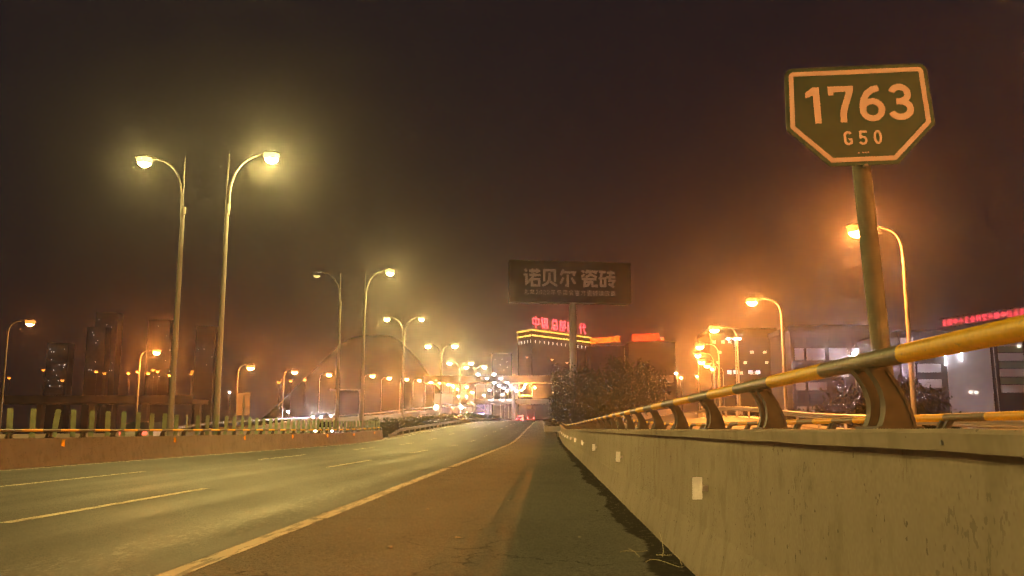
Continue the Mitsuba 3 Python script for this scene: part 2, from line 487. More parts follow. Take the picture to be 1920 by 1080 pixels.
ys_wall = np.concatenate([np.arange(-6, 14, 0.14), np.arange(14, 40, 0.5), np.arange(40, 88.6, 1.0), [88.6]])
wall_profile = [(1.06, -0.06), (1.06, 0.0), (1.066, 0.06), (1.128, 0.335), (1.138, 0.36), (1.163, 0.987), (1.50, 0.987), (1.50, -0.06)]
coping_profile = [(1.126, 0.987), (1.123, 1.038), (1.133, 1.050), (1.548, 1.050), (1.556, 1.042), (1.556, 0.987)]
tag('concrete_barrier', 'long bare concrete barrier with yellow pipe rail at the right of the shoulder', 'barrier')
part('concrete_barrier', 'wall', ply(rough(sweep(wall_profile, ys_wall, zoff=Z), 0.006, 1.6, 1), 'concrete', 25))
part('concrete_barrier', 'coping', ply(rough(sweep(coping_profile, ys_wall, zoff=Z), 0.006, 2.6, 2), 'concrete', 25))
rail_pts = [[1.33, y, 1.33 + Z(y)] for y in list(np.arange(-6, 60, 3.0)) + list(np.arange(60, 89, 2.0))]
part('concrete_barrier', 'handrail', ply(tube(rail_pts, 0.036, 28), 'rail_paint', 50), label='pipe handrail painted in yellow and dull grey-brown bands')
bracket = ply(bracket_mesh(1), 'bracket_paint', 35)
for k in range(-2, 43):
    y = 3.78 + 1.95 * k
    part('concrete_barrier', 'bracket', moved(bracket, 1.33, y, 1.05 + Z(y)))
plate = prism(Polygon([(-0.032, -0.076), (0.032, -0.076), (0.032, 0.076), (-0.032, 0.076)]).buffer(0.004), 0.006)
plate.apply_transform(UPRIGHT)
lug = box(-0.012, 0.075, 0.0, 0.004, -0.02, 0.02)
plate_r = plate.copy()
plate_r.apply_transform(trimesh.transformations.rotation_matrix(math.radians(-12), [1, 0, 0]))       # bent a little up and towards the lane
plate_r.apply_transform(trimesh.transformations.rotation_matrix(math.radians(-17), [0, 0, 1]))
plate_right = ply(join(plate_r, lug), 'reflector_white')
for k in range(12):
    y = 6.6 + 7.38 * k
    part('concrete_barrier', 'reflector', moved(plate_right, 1.072, y, 0.63 + Z(y), rz=0))
for n_, y in enumerate((2.62, 9.4)):
    part('concrete_barrier', 'anchor_bolt', ply(tube([[1.118, y, 1.012], [1.132, y, 1.012]], 0.007, 8), 'galvanised', 40))

# the ramp's own barrier, facing the other way
ys2 = list(np.arange(-10, 60, 2.5)) + list(np.arange(60, 200, 5.0))
b2 = [(4.30, -0.06), (4.30, 1.05), (4.72, 1.05), (4.74, 0.35), (4.80, -0.06)]
tag('concrete_barrier_001', 'concrete barrier with pipe rail along the near edge of the orange-lit ramp', 'barrier')
part('concrete_barrier_001', 'wall', ply(sweep(b2, ys2, RX, RZ), 'far_concrete'))
part('concrete_barrier_001', 'handrail', ply(tube([[4.5 + RX(y), y, RZ(y) + 1.33] for y in ys2], 0.046, 18), 'rail_paint', 50))
bracket2 = ply(bracket_mesh(-1), 'bracket_paint', 35)
for k in range(0, 46):
    y = 6.3 + 2.0 * k
    part('concrete_barrier_001', 'bracket', moved(bracket2, 4.5 + RX(y), y, RZ(y) + 1.05))

# beam guardrail along the far edge of the ramp
def beam_profile(x, s=1):
    """W-shaped steel beam, 0.31 m high, as a closed thin profile."""
    a = [(0, -0.155), (0.045, -0.11), (0.045, -0.06), (0.0, -0.02), (0.0, 0.02), (0.045, 0.06), (0.045, 0.11), (0, 0.155)]
    b = [(q[0] + 0.006, q[1]) for q in a[::-1]]
    return [(x + s * q[0], q[1]) for q in a + b]


def guardrail(name, label, x, ys, z, xoff, side, mat_='galvanised', spacing=4.0, reach=999):
    tag(name, label, 'guardrail')
    part(name, 'beam', ply(sweep(beam_profile(x, side), ys, xoff, lambda y: z(y) + 0.62), mat_))
    post = ply(box(-0.06, 0.06, -0.06, 0.06, -0.3, 0.80), mat_)
    y = ys[0] + 0.5
    while y < min(ys[-1], reach):
        part(name, 'post', moved(post, x - side * 0.10 + xoff(y), y, z(y)))
        y += spacing


far_ramp_z = lambda y: RZ(y) + RB(y) * (13.9 - 4.5)
guardrail('guardrail', 'pinkish steel guardrail along the far edge of the orange-lit ramp', 13.75, list(np.arange(-10, 90, 3.0)) + list(np.arange(90, 200, 6.0)), far_ramp_z, RX, -1, reach=120)

# the barrier in the median, with its pipe rail, amber reflectors and (apart) its anti-glare panels
ys3 = list(np.arange(-20, 60, 2.0)) + list(np.arange(60, 79.5, 1.5))
b3 = [(-14.36, -0.06), (-14.37, 0.05), (-14.43, 0.30), (-14.47, 0.80), (-14.92, 0.80), (-14.96, -0.06)]
tag('concrete_barrier_002', 'brown concrete median barrier with amber reflectors at the left of the road', 'barrier')
part('concrete_barrier_002', 'wall', ply(rough(sweep(b3, ys3, zoff=Z), 0.01, 0.8, 9), 'shaded_concrete', 25))
part('concrete_barrier_002', 'handrail', ply(tube([[-14.60, y, 1.02 + Z(y)] for y in ys3], 0.042, 14), 'rail_paint', 50))
bm = bracket_mesh(1)
bm.apply_scale([0.8, 1, 0.75])
bm.vertices[:, 0] *= -1
bm.invert()
bracket3 = ply(bm, 'bracket_paint', 35)
for k in range(-4, 28):
    y = 23.9 + 1.95 * k
    part('concrete_barrier_002', 'bracket', moved(bracket3, -14.60, y, 0.80 + Z(y)))
plate_l = plate.copy()
plate_l.apply_transform(trimesh.transformations.rotation_matrix(math.radians(-6), [1, 0, 0]))
plate_l.apply_transform(trimesh.transformations.rotation_matrix(math.radians(34), [0, 0, 1]))
plate_left = ply(join(plate_l, box(-0.075, 0.012, 0.0, 0.004, -0.02, 0.02)), 'reflector_amber')
for k in range(7):
    y = 26.2 + 8.0 * k
    part('concrete_barrier_002', 'reflector', moved(plate_left, -14.40, y, 0.65 + Z(y), s=1.25))

# anti-glare panels: slim green blades with a folded edge, some knocked askew
blade = Polygon([(-0.075, 0), (0.075, 0), (0.075, 0.80), (0.058, 0.84), (-0.058, 0.84), (-0.075, 0.80)])
bl = prism(blade, 0.006)
bl.apply_transform(UPRIGHT)
fold_a = box(-0.078, -0.068, -0.025, 0.004, 0, 0.80)
fold_b = box(0.068, 0.078, -0.004, 0.025, 0, 0.80)
panel_kit = [('blade', ply(join(bl, fold_a, fold_b), 'panel_green')), ('foot', ply(box(-0.06, 0.06, -0.05, 0.05, -0.004, 0.03), 'galvanised'))]
r_ = random.Random(3)
for i in range(52):
    y = 21.9 + 1.1 * i
    key = numbered('anti_glare_panel')
    lean = r_.uniform(-2.0, 2.5) + (5.5 if i == 4 else 0)
    turn = r_.uniform(14, 38) + (45 if i == 13 else 0)
    h = 0.98 + 0.05 * r_.random()
    if i < 2:
        where = f'green anti-glare panel on the median barrier just outside the left edge, {nth(i)}'
    else:
        where = f'green anti-glare panel on the median barrier, {nth(i - 2)} from the left edge'
    tag(key, where, 'anti-glare panel', 'anti-glare panels on the median barrier')
    for n_, d in panel_kit:
        t = T().translate([-14.78, y, 0.802 + Z(y)]).rotate([0, 1, 0], lean).rotate([0, 0, 1], turn).scale([1, 1, h])
        part(key, n_, {**d, 'to_world': t})

# steel guardrail that carries on where the median barrier ends; its near end dips to the ground
ys4 = list(np.arange(80.6, 130, 3.0)) + list(np.arange(130, 420, 8.0))
dip = lambda y: Z(y) - 0.45 * max(0.0, 1 - (y - 80.6) / 6.0)
guardrail('guardrail_001', 'long steel guardrail in front of the median hedge, near end sloping down', -14.35, ys4, dip, lambda y: 0.0, 1, reach=260)
# guardrail at the right where the concrete barrier ends: a turned end facing the traffic, then the beam along the shoulder
tag('guardrail_002', 'short pale guardrail end turned towards the traffic where the right concrete barrier ends', 'guardrail')
endb = sweep([(q[0] - 0.0, q[1]) for q in beam_profile(0, 1)], np.linspace(-0.9, 0.85, 8))
endb.apply_transform(trimesh.transformations.rotation_matrix(-math.pi / 2 - 0.12, [0, 0, 1]))
endb.apply_translation([0.32, 85.0, 0.62 + Z(85)])
endb2 = box(-0.42, 1.14, 84.94, 84.975, 0.52 + Z(85), 1.02 + Z(85))
part('guardrail_002', 'end_plate', ply(endb2, 'facade_pale'))
part('guardrail_002', 'beam', ply(sweep(beam_profile(-0.36, -1), [85.2, 92, 100, 115, 130, 150, 175, 200, 230], lambda y: -0.3 * smooth_table((85, 0), (130, 1), (260, 3))(y), lambda y: Z(y) + 0.62), 'galvanised'))
post = ply(box(-0.06, 0.06, -0.06, 0.06, -0.3, 0.80), 'galvanised')
for x, y in ((-0.3, 85.4), (0.9, 85.2), (-0.30, 91), (-0.33, 97), (-0.36, 105)):
    part('guardrail_002', 'post', moved(post, x, y, Z(y)))

# parapets of the opposite carriageway and of the left ramp
tag('concrete_parapet', 'low pinkish concrete parapet beyond the median, outer edge of the opposite carriageway', 'parapet')
part('concrete_parapet', 'wall', ply(sweep([(-28.3, -0.05), (-28.4, 0.80), (-28.75, 0.80), (-28.8, -0.05)], [y for y in YS if -40 <= y <= 300], zoff=Z), 'far_concrete'))
tag('concrete_parapet_001', 'long concrete parapet rising along the near edge of the left ramp', 'parapet')
part('concrete_parapet_001', 'wall', ply(sweep([(-30.7, -0.05), (-30.75, 0.95), (-31.1, 0.95), (-31.2, -0.05)], LYS, zoff=LZ), 'far_concrete'))
tag('guardrail_003', 'steel guardrail along the outer edge of the left ramp', 'guardrail')
part('guardrail_003', 'beam', ply(sweep(beam_profile(-40.8, 1), LYS, zoff=lambda y: LZ(y) + 0.62), 'galvanised'))
# ---------------------------------------------------------------- the distance sign on its post
def arc(cx, cz, r, a0, a1, n=18, rz=None):
    a = np.radians(np.linspace(a0, a1, n))
    return [(cx + r * math.cos(t), cz + (rz or r) * math.sin(t)) for t in a]


def pen(line, w):
    return LineString(line).buffer(w / 2, cap_style='flat', join_style='mitre', mitre_limit=3)


def digit(c):
    """Road-sign numerals one unit high, drawn with a pen of 0.17."""
    w = 0.17
    if c == '1':
        return unary_union([box2(0.20, 0.37, 0, 1.0), Polygon([(0.0, 0.70), (0.0, 0.85), (0.20, 1.0), (0.30, 1.0), (0.21, 0.78)])])
    if c == '7':
        return unary_union([box2(0, 0.66, 0.845, 1.0), box2(0, 0.14, 0.76, 0.9), pen([(0.585, 0.93), (0.50, 0.66), (0.39, 0.38), (0.355, 0.2), (0.35, 0)], w)])
    if c == '6':
        ring = Point(0, 0).buffer(1, 32)
        round_band = affinity.translate(affinity.scale(ring, 0.33, 0.315), 0.33, 0.315).difference(affinity.translate(affinity.scale(ring, 0.165, 0.155), 0.33, 0.315))
        return unary_union([round_band, pen([(0.085, 0.31), (0.09, 0.46), (0.13, 0.62), (0.22, 0.77), (0.36, 0.87), (0.53, 0.915)], w)])
    if c == '3':
        up = arc(0.30, 0.715, 0.215, 160, -90, 22, 0.20)
        low = arc(0.30, 0.30, 0.255, 90, -160, 24, 0.215)
        return unary_union([pen(up, w), pen(low, w), box2(0.20, 0.34, 0.435, 0.595)])
    if c == 'G':
        return unary_union([pen(arc(0.30, 0.72, 0.21, 20, 180, 14, 0.195) + arc(0.30, 0.28, 0.21, 180, 340, 14, 0.195), 0.16), box2(0.425, 0.585, 0.10, 0.48), box2(0.32, 0.585, 0.36, 0.48)])
    if c == '5':
        return unary_union([box2(0.05, 0.56, 0.845, 1.0), box2(0.05, 0.20, 0.45, 1.0), pen([(0.06, 0.50), (0.2, 0.57)] + arc(0.27, 0.31, 0.225, 90, -155, 20, 0.24), 0.155)])
    ring = Point(0, 0).buffer(1, 32)
    o = affinity.scale(ring, 0.28, 0.5).difference(affinity.scale(ring, 0.125, 0.35))
    return affinity.translate(o, 0.28, 0.5)


def box2(x0, x1, y0, y1):
    return Polygon([(x0, y0), (x1, y0), (x1, y1), (x0, y1)])


def fit(poly, h, xc, z0):
    p = affinity.scale(poly, h, h, origin=(0, 0))
    x0, _, x1, _ = p.bounds
    return affinity.translate(p, xc - (x0 + x1) / 2, z0)


SIGN_AT = (1.552, 4.262, 2.325)
outline = Polygon([(-0.165, 0), (0.165, 0), (0.362, 0.195), (0.348, 0.512), (-0.348, 0.512), (-0.362, 0.195)])
face = outline.buffer(-0.045).buffer(0.045).union(outline.buffer(-0.012).buffer(0.012).intersection(box2(-1, 1, -1, 0.3)))
border = face.buffer(-0.020).difference(face.buffer(-0.0425))


def sign_piece(poly, depth, front, name, m, **k):
    d = prism(poly, depth)
    d.apply_transform(UPRIGHT)                                   # extruded towards -y
    d.apply_translation([0, front, 0])
    d.apply_transform(trimesh.transformations.rotation_matrix(-math.radians(1.7), [0, 1, 0]))
    d.apply_translation(SIGN_AT)
    part('distance_sign', name, ply(d, m), **k)


tag('distance_sign', 'green six-sided distance sign reading 1763 and G50 on a post behind the rail', 'road sign')
sign_piece(face, 0.006, 0.0, 'panel', 'sign_green')
sign_piece(border, 0.002, -0.006, 'border', 'sign_white')
for c, xc in zip('1763', (-0.222, -0.082, 0.065, 0.205)):
    sign_piece(fit(digit(c), 0.187, xc, 0.222), 0.002, -0.006, 'numeral', 'sign_white')
for c, xc in zip('G50', (-0.066, 0.006, 0.078)):
    sign_piece(fit(digit(c), 0.072, xc, 0.104), 0.002, -0.006, 'route_letter', 'sign_white')
for i, xc in enumerate((-0.022, 0.0, 0.012, 0.024)):
    sign_piece(box2(xc - 0.004, xc + 0.004, 0.061, 0.067), 0.002, -0.006, 'rivet', 'sign_white')
part('distance_sign', 'post', ply(tube([[1.615, 4.325, 1.05], [1.588, 4.325, 1.7], [1.545, 4.325, 2.76]], 0.044, 24), 'sign_post_paint', 50))
part('distance_sign', 'base_flange', ply(join(tube([[1.615, 4.325, 1.05], [1.615, 4.325, 1.062]], 0.085, 24)), 'sign_post_paint', 40))
for zz in (0.10, 0.40):
    part('distance_sign', 'clamp', ply(box(1.47, 1.63, 4.268, 4.40, 2.325 + zz - 0.02, 2.325 + zz + 0.02), 'galvanised'))
part('distance_sign', 'bolt', ply(tube([[1.555, 4.235, 2.318], [1.555, 4.262, 2.318]], 0.010, 10), 'galvanised', 40))

# ---------------------------------------------------------------- street lamps
def dome(ax, ay, az, n=14, rings=4, low=0, high=90):
    """The lower half of an ellipsoid, open above, or a ring of it: the lens of a lamp or its added halo ring, facing down and out."""
    v, f = [], []
    for i in range(rings):
        t = math.radians(low + (high - low) * i / (rings if high == 90 else rings - 1))
        for j in range(n):
            p = 2 * math.pi * j / n
            v.append([ax * math.cos(t) * math.cos(p), ay * math.cos(t) * math.sin(p), -az * math.sin(t)])
    v.append([0, 0, -az])
    if high < 90:
        v.pop()
    for i in range(rings - 1):
        for j in range(n):
            k = (j + 1) % n
            a, b, c, d = i * n + j, i * n + k, (i + 1) * n + k, (i + 1) * n + j
            f += [[a, c, b], [a, d, c]]
    for j in range(n if high == 90 else 0):
        f.append([(rings - 1) * n + j, len(v) - 1, (rings - 1) * n + (j + 1) % n])
    m = M(v, f)
    if m.face_normals[:, 2].mean() > 0:
        m.invert()
    return m


def housing(ax, ay, az):
    m = trimesh.creation.icosphere(2)
    m.vertices[:, 2] = np.where(m.vertices[:, 2] < 0, m.vertices[:, 2] * 0.12, m.vertices[:, 2])
    m.vertices *= [ax, ay, az]
    return m


def bezier(p, n=14):
    p = np.array(p, float)
    t = np.linspace(0, 1, n)[:, None]
    return (1 - t) ** 3 * p[0] + 3 * (1 - t) ** 2 * t * p[1] + 3 * (1 - t) * t ** 2 * p[2] + t ** 3 * p[3]


H1 = 13.85


def median_arm(s):
    pts = np.vstack([[[0.085 * s, 0, 10.9]], bezier([[0.085 * s, 0, 11.9], [0.12 * s, 0, 12.9], [0.55 * s, 0, 13.65], [1.45 * s, 0, 13.82]]), [[1.72 * s, 0, 13.86]]])
    return ply(tube(pts, np.linspace(0.055, 0.036, len(pts)), 10), 'galvanised', 50)


mast = ply(tube([[0, 0, 0], [0, 0, 11.25]], [0.145, 0.095], 16), 'galvanised', 50)
collar = ply(tube([[0.02, 0, 11.1], [0.02, 0, 11.45]], 0.125, 16), 'galvanised', 50)
rod = ply(tube([[-0.04, 0, 11.3], [-0.04, 0, 13.9]], [0.045, 0.022], 8), 'galvanised', 50)
mast_base = ply(join(box(-0.22, 0.22, -0.22, 0.22, 0, 0.03), tube([[0, 0, 0.03], [0, 0, 0.4]], 0.17, 14)), 'galvanised')
HOUSE1 = ply(housing(0.44, 0.36, 0.11), 'galvanised', 50)
LENS1 = dome(0.37, 0.35, 0.44, low=36, rings=6)
HALO_BAND1 = dome(0.37, 0.35, 0.44, rings=4, low=0, high=35.5)  # ring that glows to stand for the halo round the lens


def lens(colour, weight, big=1.0):
    m = LENS1.copy()
    m.apply_scale(big)
    return ply(m, 'lens_glass', True, emit=colour, weight=weight)


def round_band(colour, big=1.0):
    """Ring above the lens: lamp halo put in as a tinted, far dimmer glow."""
    m = HALO_BAND1.copy()
    m.apply_scale(big)
    return ply(m, 'lens_glass', True, emit=np.asarray(colour) / max(colour) * (1.35 if colour[1] < 0.5 * colour[0] else 2.0), weight=0.05)


def lamp_weight(y):
    return 30.0 if y < 20 else 220.0 if y < 80 else 60.0 if y < 110 else 12.0 if y < 170 else 4.0


def median_lamp(x, y, head_z, sides, colour, label, group, strength=1.0, dim=()):
    key = numbered('street_lamp')
    tag(key, label, 'street lamp', group)
    z0 = head_z - H1
    part(key, 'mast', moved(mast, x, y, z0))
    part(key, 'collar', moved(collar, x, y, z0))
    part(key, 'lightning_rod', moved(rod, x, y, z0))
    part(key, 'foot', moved(mast_base, x, y, max(z0, Z(y))))
    for s in sides:
        st = strength * (0.0006 if s in dim else 1.0)
        part(key, 'arm', moved(median_arm(s), x, y, z0))
        hd = part(key, 'lamp_head', moved(HOUSE1, x + 2.0 * s, y, head_z + 0.01))
        big = 1.0 if y < 120 else 1.4 if y < 200 else 1.6
        part(hd, 'lens', moved(lens(colour * st / big ** 1.5, lamp_weight(y) * (0.1 if s in dim else 1), big), x + 2.0 * s, y, head_z))
        if s not in dim:
            part(hd, 'round_band', moved(round_band(colour, big), x + 2.0 * s, y, head_z))
    return key


GM = 'street lamps in the median'
near_pairs = [(-20.5, -15.0, -17.0), (9.5, -15.0, -17.0), (40.0, -15.0, -17.1), (70.5, -14.75, -16.75)]
for i, (y, xr, xl) in enumerate(near_pairs):
    if y < 15:
        lab = ['median lamp behind the camera over the near road', 'median lamp just outside the left edge over the near road'][i]
        median_lamp(xr, y, 13.85, (1,), MERCURY, lab, GM)
        median_lamp(xl, y, 13.85, (-1,), MERCURY, lab.replace('near road', 'opposite carriageway'), GM)
    elif y < 60:
        median_lamp(xr, y, 13.90, (1,), MERCURY, 'tallest, brightest yellow lamp, single arm reaching right over the road', GM, 1.5)
        median_lamp(xl, y, 13.78, (-1,), MERCURY, 'tall yellow lamp at the far left, its single arm reaching left', GM, 0.55)
    else:
        median_lamp(xr, y, 13.80, (1,), MERCURY, 'second tall yellow lamp in the median, arm reaching right, lit', GM)
        median_lamp(xl, y, 13.65, (-1,), MERCURY, 'nearly dark tall lamp in the median, arm reaching left', GM, dim=(-1,))
heads = [(-16.5, 101, 13.8), (-15.9, 132, 13.65), (-16.2, 164, 13.45), (-15.85, 194, 14.8), (-15.6, 224, 15.1), (-15.45, 254, 15.8), (-15.1, 284, 16.2), (-15.2, 314, 16.65),
         (-15.2, 344, 17.2), (-15.2, 374, 17.4)]
for i, (x, y, hz_) in enumerate(heads):
    if i < 3:
        lab = f'{nth(i)} double-armed yellow street lamp along the median, counted from the nearest'
        col = MERCURY
    else:
        lab = f'{nth(i - 3)} double-armed white street lamp far along the median, counted from the nearest'
        col = WHITE if i > 3 else 0.5 * (MERCURY + WHITE)
    median_lamp(x, y, hz_, (1, -1), col, lab, GM)

H2 = 10.2
mast2 = ply(tube([[0, 0, 0], [0, 0, 8.6]], [0.11, 0.075], 14), 'galvanised', 50)
arm_pts = np.vstack([[[0, 0, 8.5]], bezier([[0, 0, 8.7], [0, 0, 9.75], [0.25, 0, 10.1], [1.05, 0, 10.18]]), [[1.62, 0, 10.22]]])
arm2 = ply(tube(arm_pts, np.linspace(0.065, 0.036, len(arm_pts)), 10), 'galvanised', 50)
foot2 = ply(box(-0.2, 0.2, -0.2, 0.2, 0, 0.25), 'far_concrete')


def sodium_lamp(x, y, head_z, s, label, group, ground_z, colour=None, strength=1.0, reach=1.95, big=1.0, weight=None, category='street lamp'):
    """x, y, head_z: where the lens hangs; the mast stands on the other side of the arm."""
    key = numbered('street_lamp')
    tag(key, label, category, group)
    px = x - s * reach
    hgt = max(3.0, head_z - ground_z)
    k = hgt / H2
    part(key, 'mast', moved(mast2, px, y, ground_z, sz=k))
    part(key, 'arm', {**arm2, 'to_world': T().translate([px, y, head_z - H2]).scale([s, 1, 1])})
    part(key, 'foot', moved(foot2, px, y, ground_z))
    hd = part(key, 'lamp_head', moved(HOUSE1, x, y, head_z + 0.01, s=big))
    part(hd, 'lens', moved(lens((SODIUM if colour is None else colour) * strength, lamp_weight(y) if weight is None else weight, big), x, y, head_z))
    part(hd, 'round_band', moved(round_band(SODIUM if colour is None else colour, big), x, y, head_z))
    return key


GR = 'orange street lamps along the right ramp'
right_row = [(12.5, -27, 9.7), (14.5, -5, 9.6), (13.4, 17, 9.9), (13.7, 39, 9.92), (14.05, 61, 9.92), (14.6, 78, 9.95), (16.0, 94, 9.93), (19.3, 115, 10.75), (23.15, 135, 11.45),
             (27.5, 155, 12.25), (32.2, 175, 13.1), (36.6, 195, 13.75)]
for i, (x, y, hz_) in enumerate(right_row):
    lab = f'orange street lamp by the right ramp, out of view beside the camera, {nth(i)}' if i < 3 else f'{nth(i - 3)} orange street lamp along the right ramp, counted from the nearest'
    sodium_lamp(x, y, hz_, -1, lab, GR, RZ(y) + RB(y) * 11, strength=1.0 if i < 5 else 0.6 if i < 7 else 0.28, big=1.1 if y < 70 else 1.3 if y < 120 else 1.6)
GL = 'orange street lamps along the left ramp'
left_row = [(-46.5, 77.5, 10.7, 0.06), (-46.4, 103.5, 10.3, 1), (-46.0, 136, 10.85, 1), (-46.0, 160, 11.7, 1), (-45.6, 184, 12.6, 0.9), (-40.4, 204, 13.55, 1), (-40.3, 225, 14.2, 1), (-40.25, 253, 15.5, 1),
            (-40.3, 278, 16.6, 1), (-40.2, 305, 17.5, 1), (-40.1, 330, 18.5, 1), (-39.9, 355, 19.15, 1), (-40.0, 378, 19.4, 1), (-40.2, 395, 19.2, 1)]
for i, (x, y, hz_, st) in enumerate(left_row):
    sodium_lamp(x, y, hz_, 1, big=1.2 if y < 120 else 1.7, label=('dim orange street lamp at the left edge of the picture' if i == 0 else f'{nth(i - 1)} orange street lamp along the left ramp, counted from the left'),
                group=GL, ground_z=max(-3.0, hz_ - 10.2), strength=st * (0.75 if y < 120 else 0.30))

# far lamps that read as dots: a mast and a small head each
dot_mast = ply(tube([[0, 0, -8.0], [0, 0, 0]], [0.10, 0.06], 6, caps=False), 'dark_steel')
dot_head = ply(housing(0.5, 0.3, 0.14), 'dark_steel', 50)


def dot_lamp(x, y, z, colour, label, group, big=1.5, weight=0.25, mast=True):
    key = numbered('street_lamp')
    tag(key, label, 'street lamp', group)
    if mast:
        part(key, 'mast', moved(dot_mast, x + 0.1, y + 0.2, z))
    part(key, 'lamp_head', moved(dot_head, x, y, z + 0.02, s=big * 0.8))
    hot = max(colour) > 100
    part(key, 'lens', moved(lens(colour, weight, big), x, y, z))
    part(key, 'round_band', moved(round_band(colour if hot else np.asarray(colour) * 1.0, big * 1.001), x, y, z))


GV = 'orange lamps on the viaduct far left'
viaduct = [(-161, 16.5, 1), (-151.3, 18.9, 1), (-145.8, 15.8, 1), (-134.6, 18.3, 3), (-132.5, 17.8, 1), (-125.7, 18.0, 8), (-122.0, 18.3, 8), (-119.2, 17.8, 10), (-118.2, 18.9, 2), (-115.9, 18.3, 8), (-112.7, 17.3, 10)]
for i, (x, z, st) in enumerate(viaduct):
    dot_lamp(x, 260 + (i % 3), z, SODIUM_WEAK * st * 1.6, f'small orange lamp on the far left viaduct, {nth(i)} from the left', GV)
for i, (x, y, z, st, lab) in enumerate([(-113.5, 280, 19.6, 1, 'upper of two dim orange lamps right of the tall left mast'), (-122.1, 300, 20.0, 1, 'lower of two dim orange lamps right of the tall left mast'),
                                        (-79.3, 260, 15.0, 1.5, 'dim orange lamp left of the third left-ramp lamp'), (-75.8, 260, 15.5, 6, 'small orange lamp under the third left-ramp lamp'),
                                        (-71.6, 260, 15.7, 5, 'small orange lamp left of the fourth left-ramp lamp')]):
    dot_lamp(x, y, z, SODIUM_WEAK * st * 1.6, lab, 'small orange lamps behind the left ramp')
dot_lamp(-46.9, 160, 4.4, np.array([0.95, 0.97, 1.0]) * 220, 'small white lamp low above the anti-glare panels, left of the dazzling headlights', None, 0.8, weight=2.0)
dot_lamp(-72.3, 200, 9.6, np.array([1, 0.9, 0.75]) * 60, 'single dim white lamp beside the sign back at the left', None, 1.0)
GO = 'dim orange lamps over the road'
for i, (x, y, z) in enumerate([(-26.6, 420, 36.0), (-9.9, 420, 35.0), (2.0, 420, 33.9), (9.0, 420, 32.4), (5.7, 420, 26.1)]):
    dot_lamp(x, y, z, SODIUM_WEAK * (0.35 if i == 0 else 1.2), ['faintest dim orange lamp over the overpass, leftmost', 'second dim orange lamp over the overpass', 'third dim orange lamp over the overpass',
             'dim orange lamp over the overpass, just left of the billboard pole', 'lowest dim orange lamp over the overpass, left of the billboard pole'][i], GO, 1.9)
for i, (x, z) in enumerate([(-11.2, 23.1), (-11.7, 21.6), (-13.0, 20.5), (-6.4, 21.8)]):
    dot_lamp(x, 436 + i, z, SODIUM * 0.6, f'orange lamp clustered under the overpass, {ORD[i]} from the top' if i < 3 else 'orange lamp right of the cluster under the overpass', 'orange lamps under the overpass', 1.9, mast=False)
dot_lamp(38.8, 300, 18.0, SODIUM_WEAK, 'lone dim orange lamp left of the right-hand lamp row', None, 1.5)
GW = 'small white lamps under the median row'
for i, (x, y, z) in enumerate([(-17.9, 350, 14.9), (-27.4, 300, 12.4), (-21.6, 300, 12.8), (-19.7, 300, 14.5), (-38.3, 330, 13.7), (-33.1, 330, 13.5)]):
    dot_lamp(x, y, z, WHITE * 0.45 if i != 1 else WHITE * 0.3, f'small white lamp low under the median lamps, {ORD[i]} nearest the overpass', GW, 1.4)
for i, (x, y, z) in enumerate([(-26.0, 285, 14.9), (-24.2, 285, 13.2), (-34.0, 318, 17.0)]):
    dot_lamp(x, y, z, SODIUM * 0.5, f'small orange lamp between the median lamps and left ramp, {ORD[i]}', 'orange lamps behind the median row', 1.6)
for i, (x, y, z, c) in enumerate([(24.3, 170, 11.8, np.array([1, 0.85, 0.6]) * 500), (26.7, 180, 11.5, SODIUM * 0.35), (33.2, 200, 13.0, SODIUM * 0.35), (36.0, 205, 13.9, SODIUM * 0.35)]):
    dot_lamp(x, y, z, c, ['small whitish lamp left of the right ramp row', 'small orange lamp low left of the ramp row', 'small orange lamp low behind the ramp row', 'small orange lamp rightmost behind the ramp row'][i],
             'small lamps behind the right ramp', 0.9)

# two bright lamps on short posts beside the far median, and flood lamps at the right
for i, (x, y, z, c) in enumerate([(-18.8, 150, 4.75, np.array([1, 0.75, 0.42]) * 2600), (-16.6, 170, 5.2, np.array([1, 0.92, 0.85]) * 2600)]):
    key = numbered('post_lamp')
    tag(key, ['bright warm lamp on a short post behind the median hedge', 'bright white lamp on a short post behind the median hedge'][i], 'lamp')
    part(key, 'post', ply(tube([[x, y, Z(y)], [x, y, z - 0.3]], 0.07, 10), 'galvanised', 50))
    g = trimesh.creation.icosphere(2, radius=0.30)
    g.apply_translation([x, y, z])
    part(key, 'globe', ply(g, 'lens_glass', True, emit=c * 0.3, weight=4.0))
tag('flood_mast', 'slim mast carrying three white flood lamps in front of a dark building', 'lamp mast')
part('flood_mast', 'mast', ply(tube([[29.35, 140, -6], [29.35, 140, 15.2]], [0.16, 0.09], 12), 'galvanised', 50))
part('flood_mast', 'crossbar', ply(tube([[28.2, 140, 15.2], [30.1, 140, 15.2]], 0.05, 8), 'galvanised', 50))
for x in (28.27, 29.3, 30.02):
    part('flood_mast', 'lamp_head', moved(HOUSE1, x, 139.9, 15.36, s=0.7))
    part('flood_mast', 'lens', moved(lens(np.array([1, 0.95, 0.8]) * 160, 0.4, 0.9), x, 139.9, 15.35))
key = numbered('post_lamp')
tag(key, 'dazzling white lamp in front of the pale building, above the yellow rail', 'lamp')
part(key, 'post', ply(tube([[34.1, 100.2, -6], [34.1, 100.2, 9.1]], [0.13, 0.07], 12), 'galvanised', 50))
g = trimesh.creation.icosphere(2, radius=0.24)
g.apply_translation([34.1, 100.2, 9.3])
part(key, 'globe', ply(g, 'lens_glass', True, emit=np.array([0.9, 0.93, 1.0]) * 2000, weight=8.0))
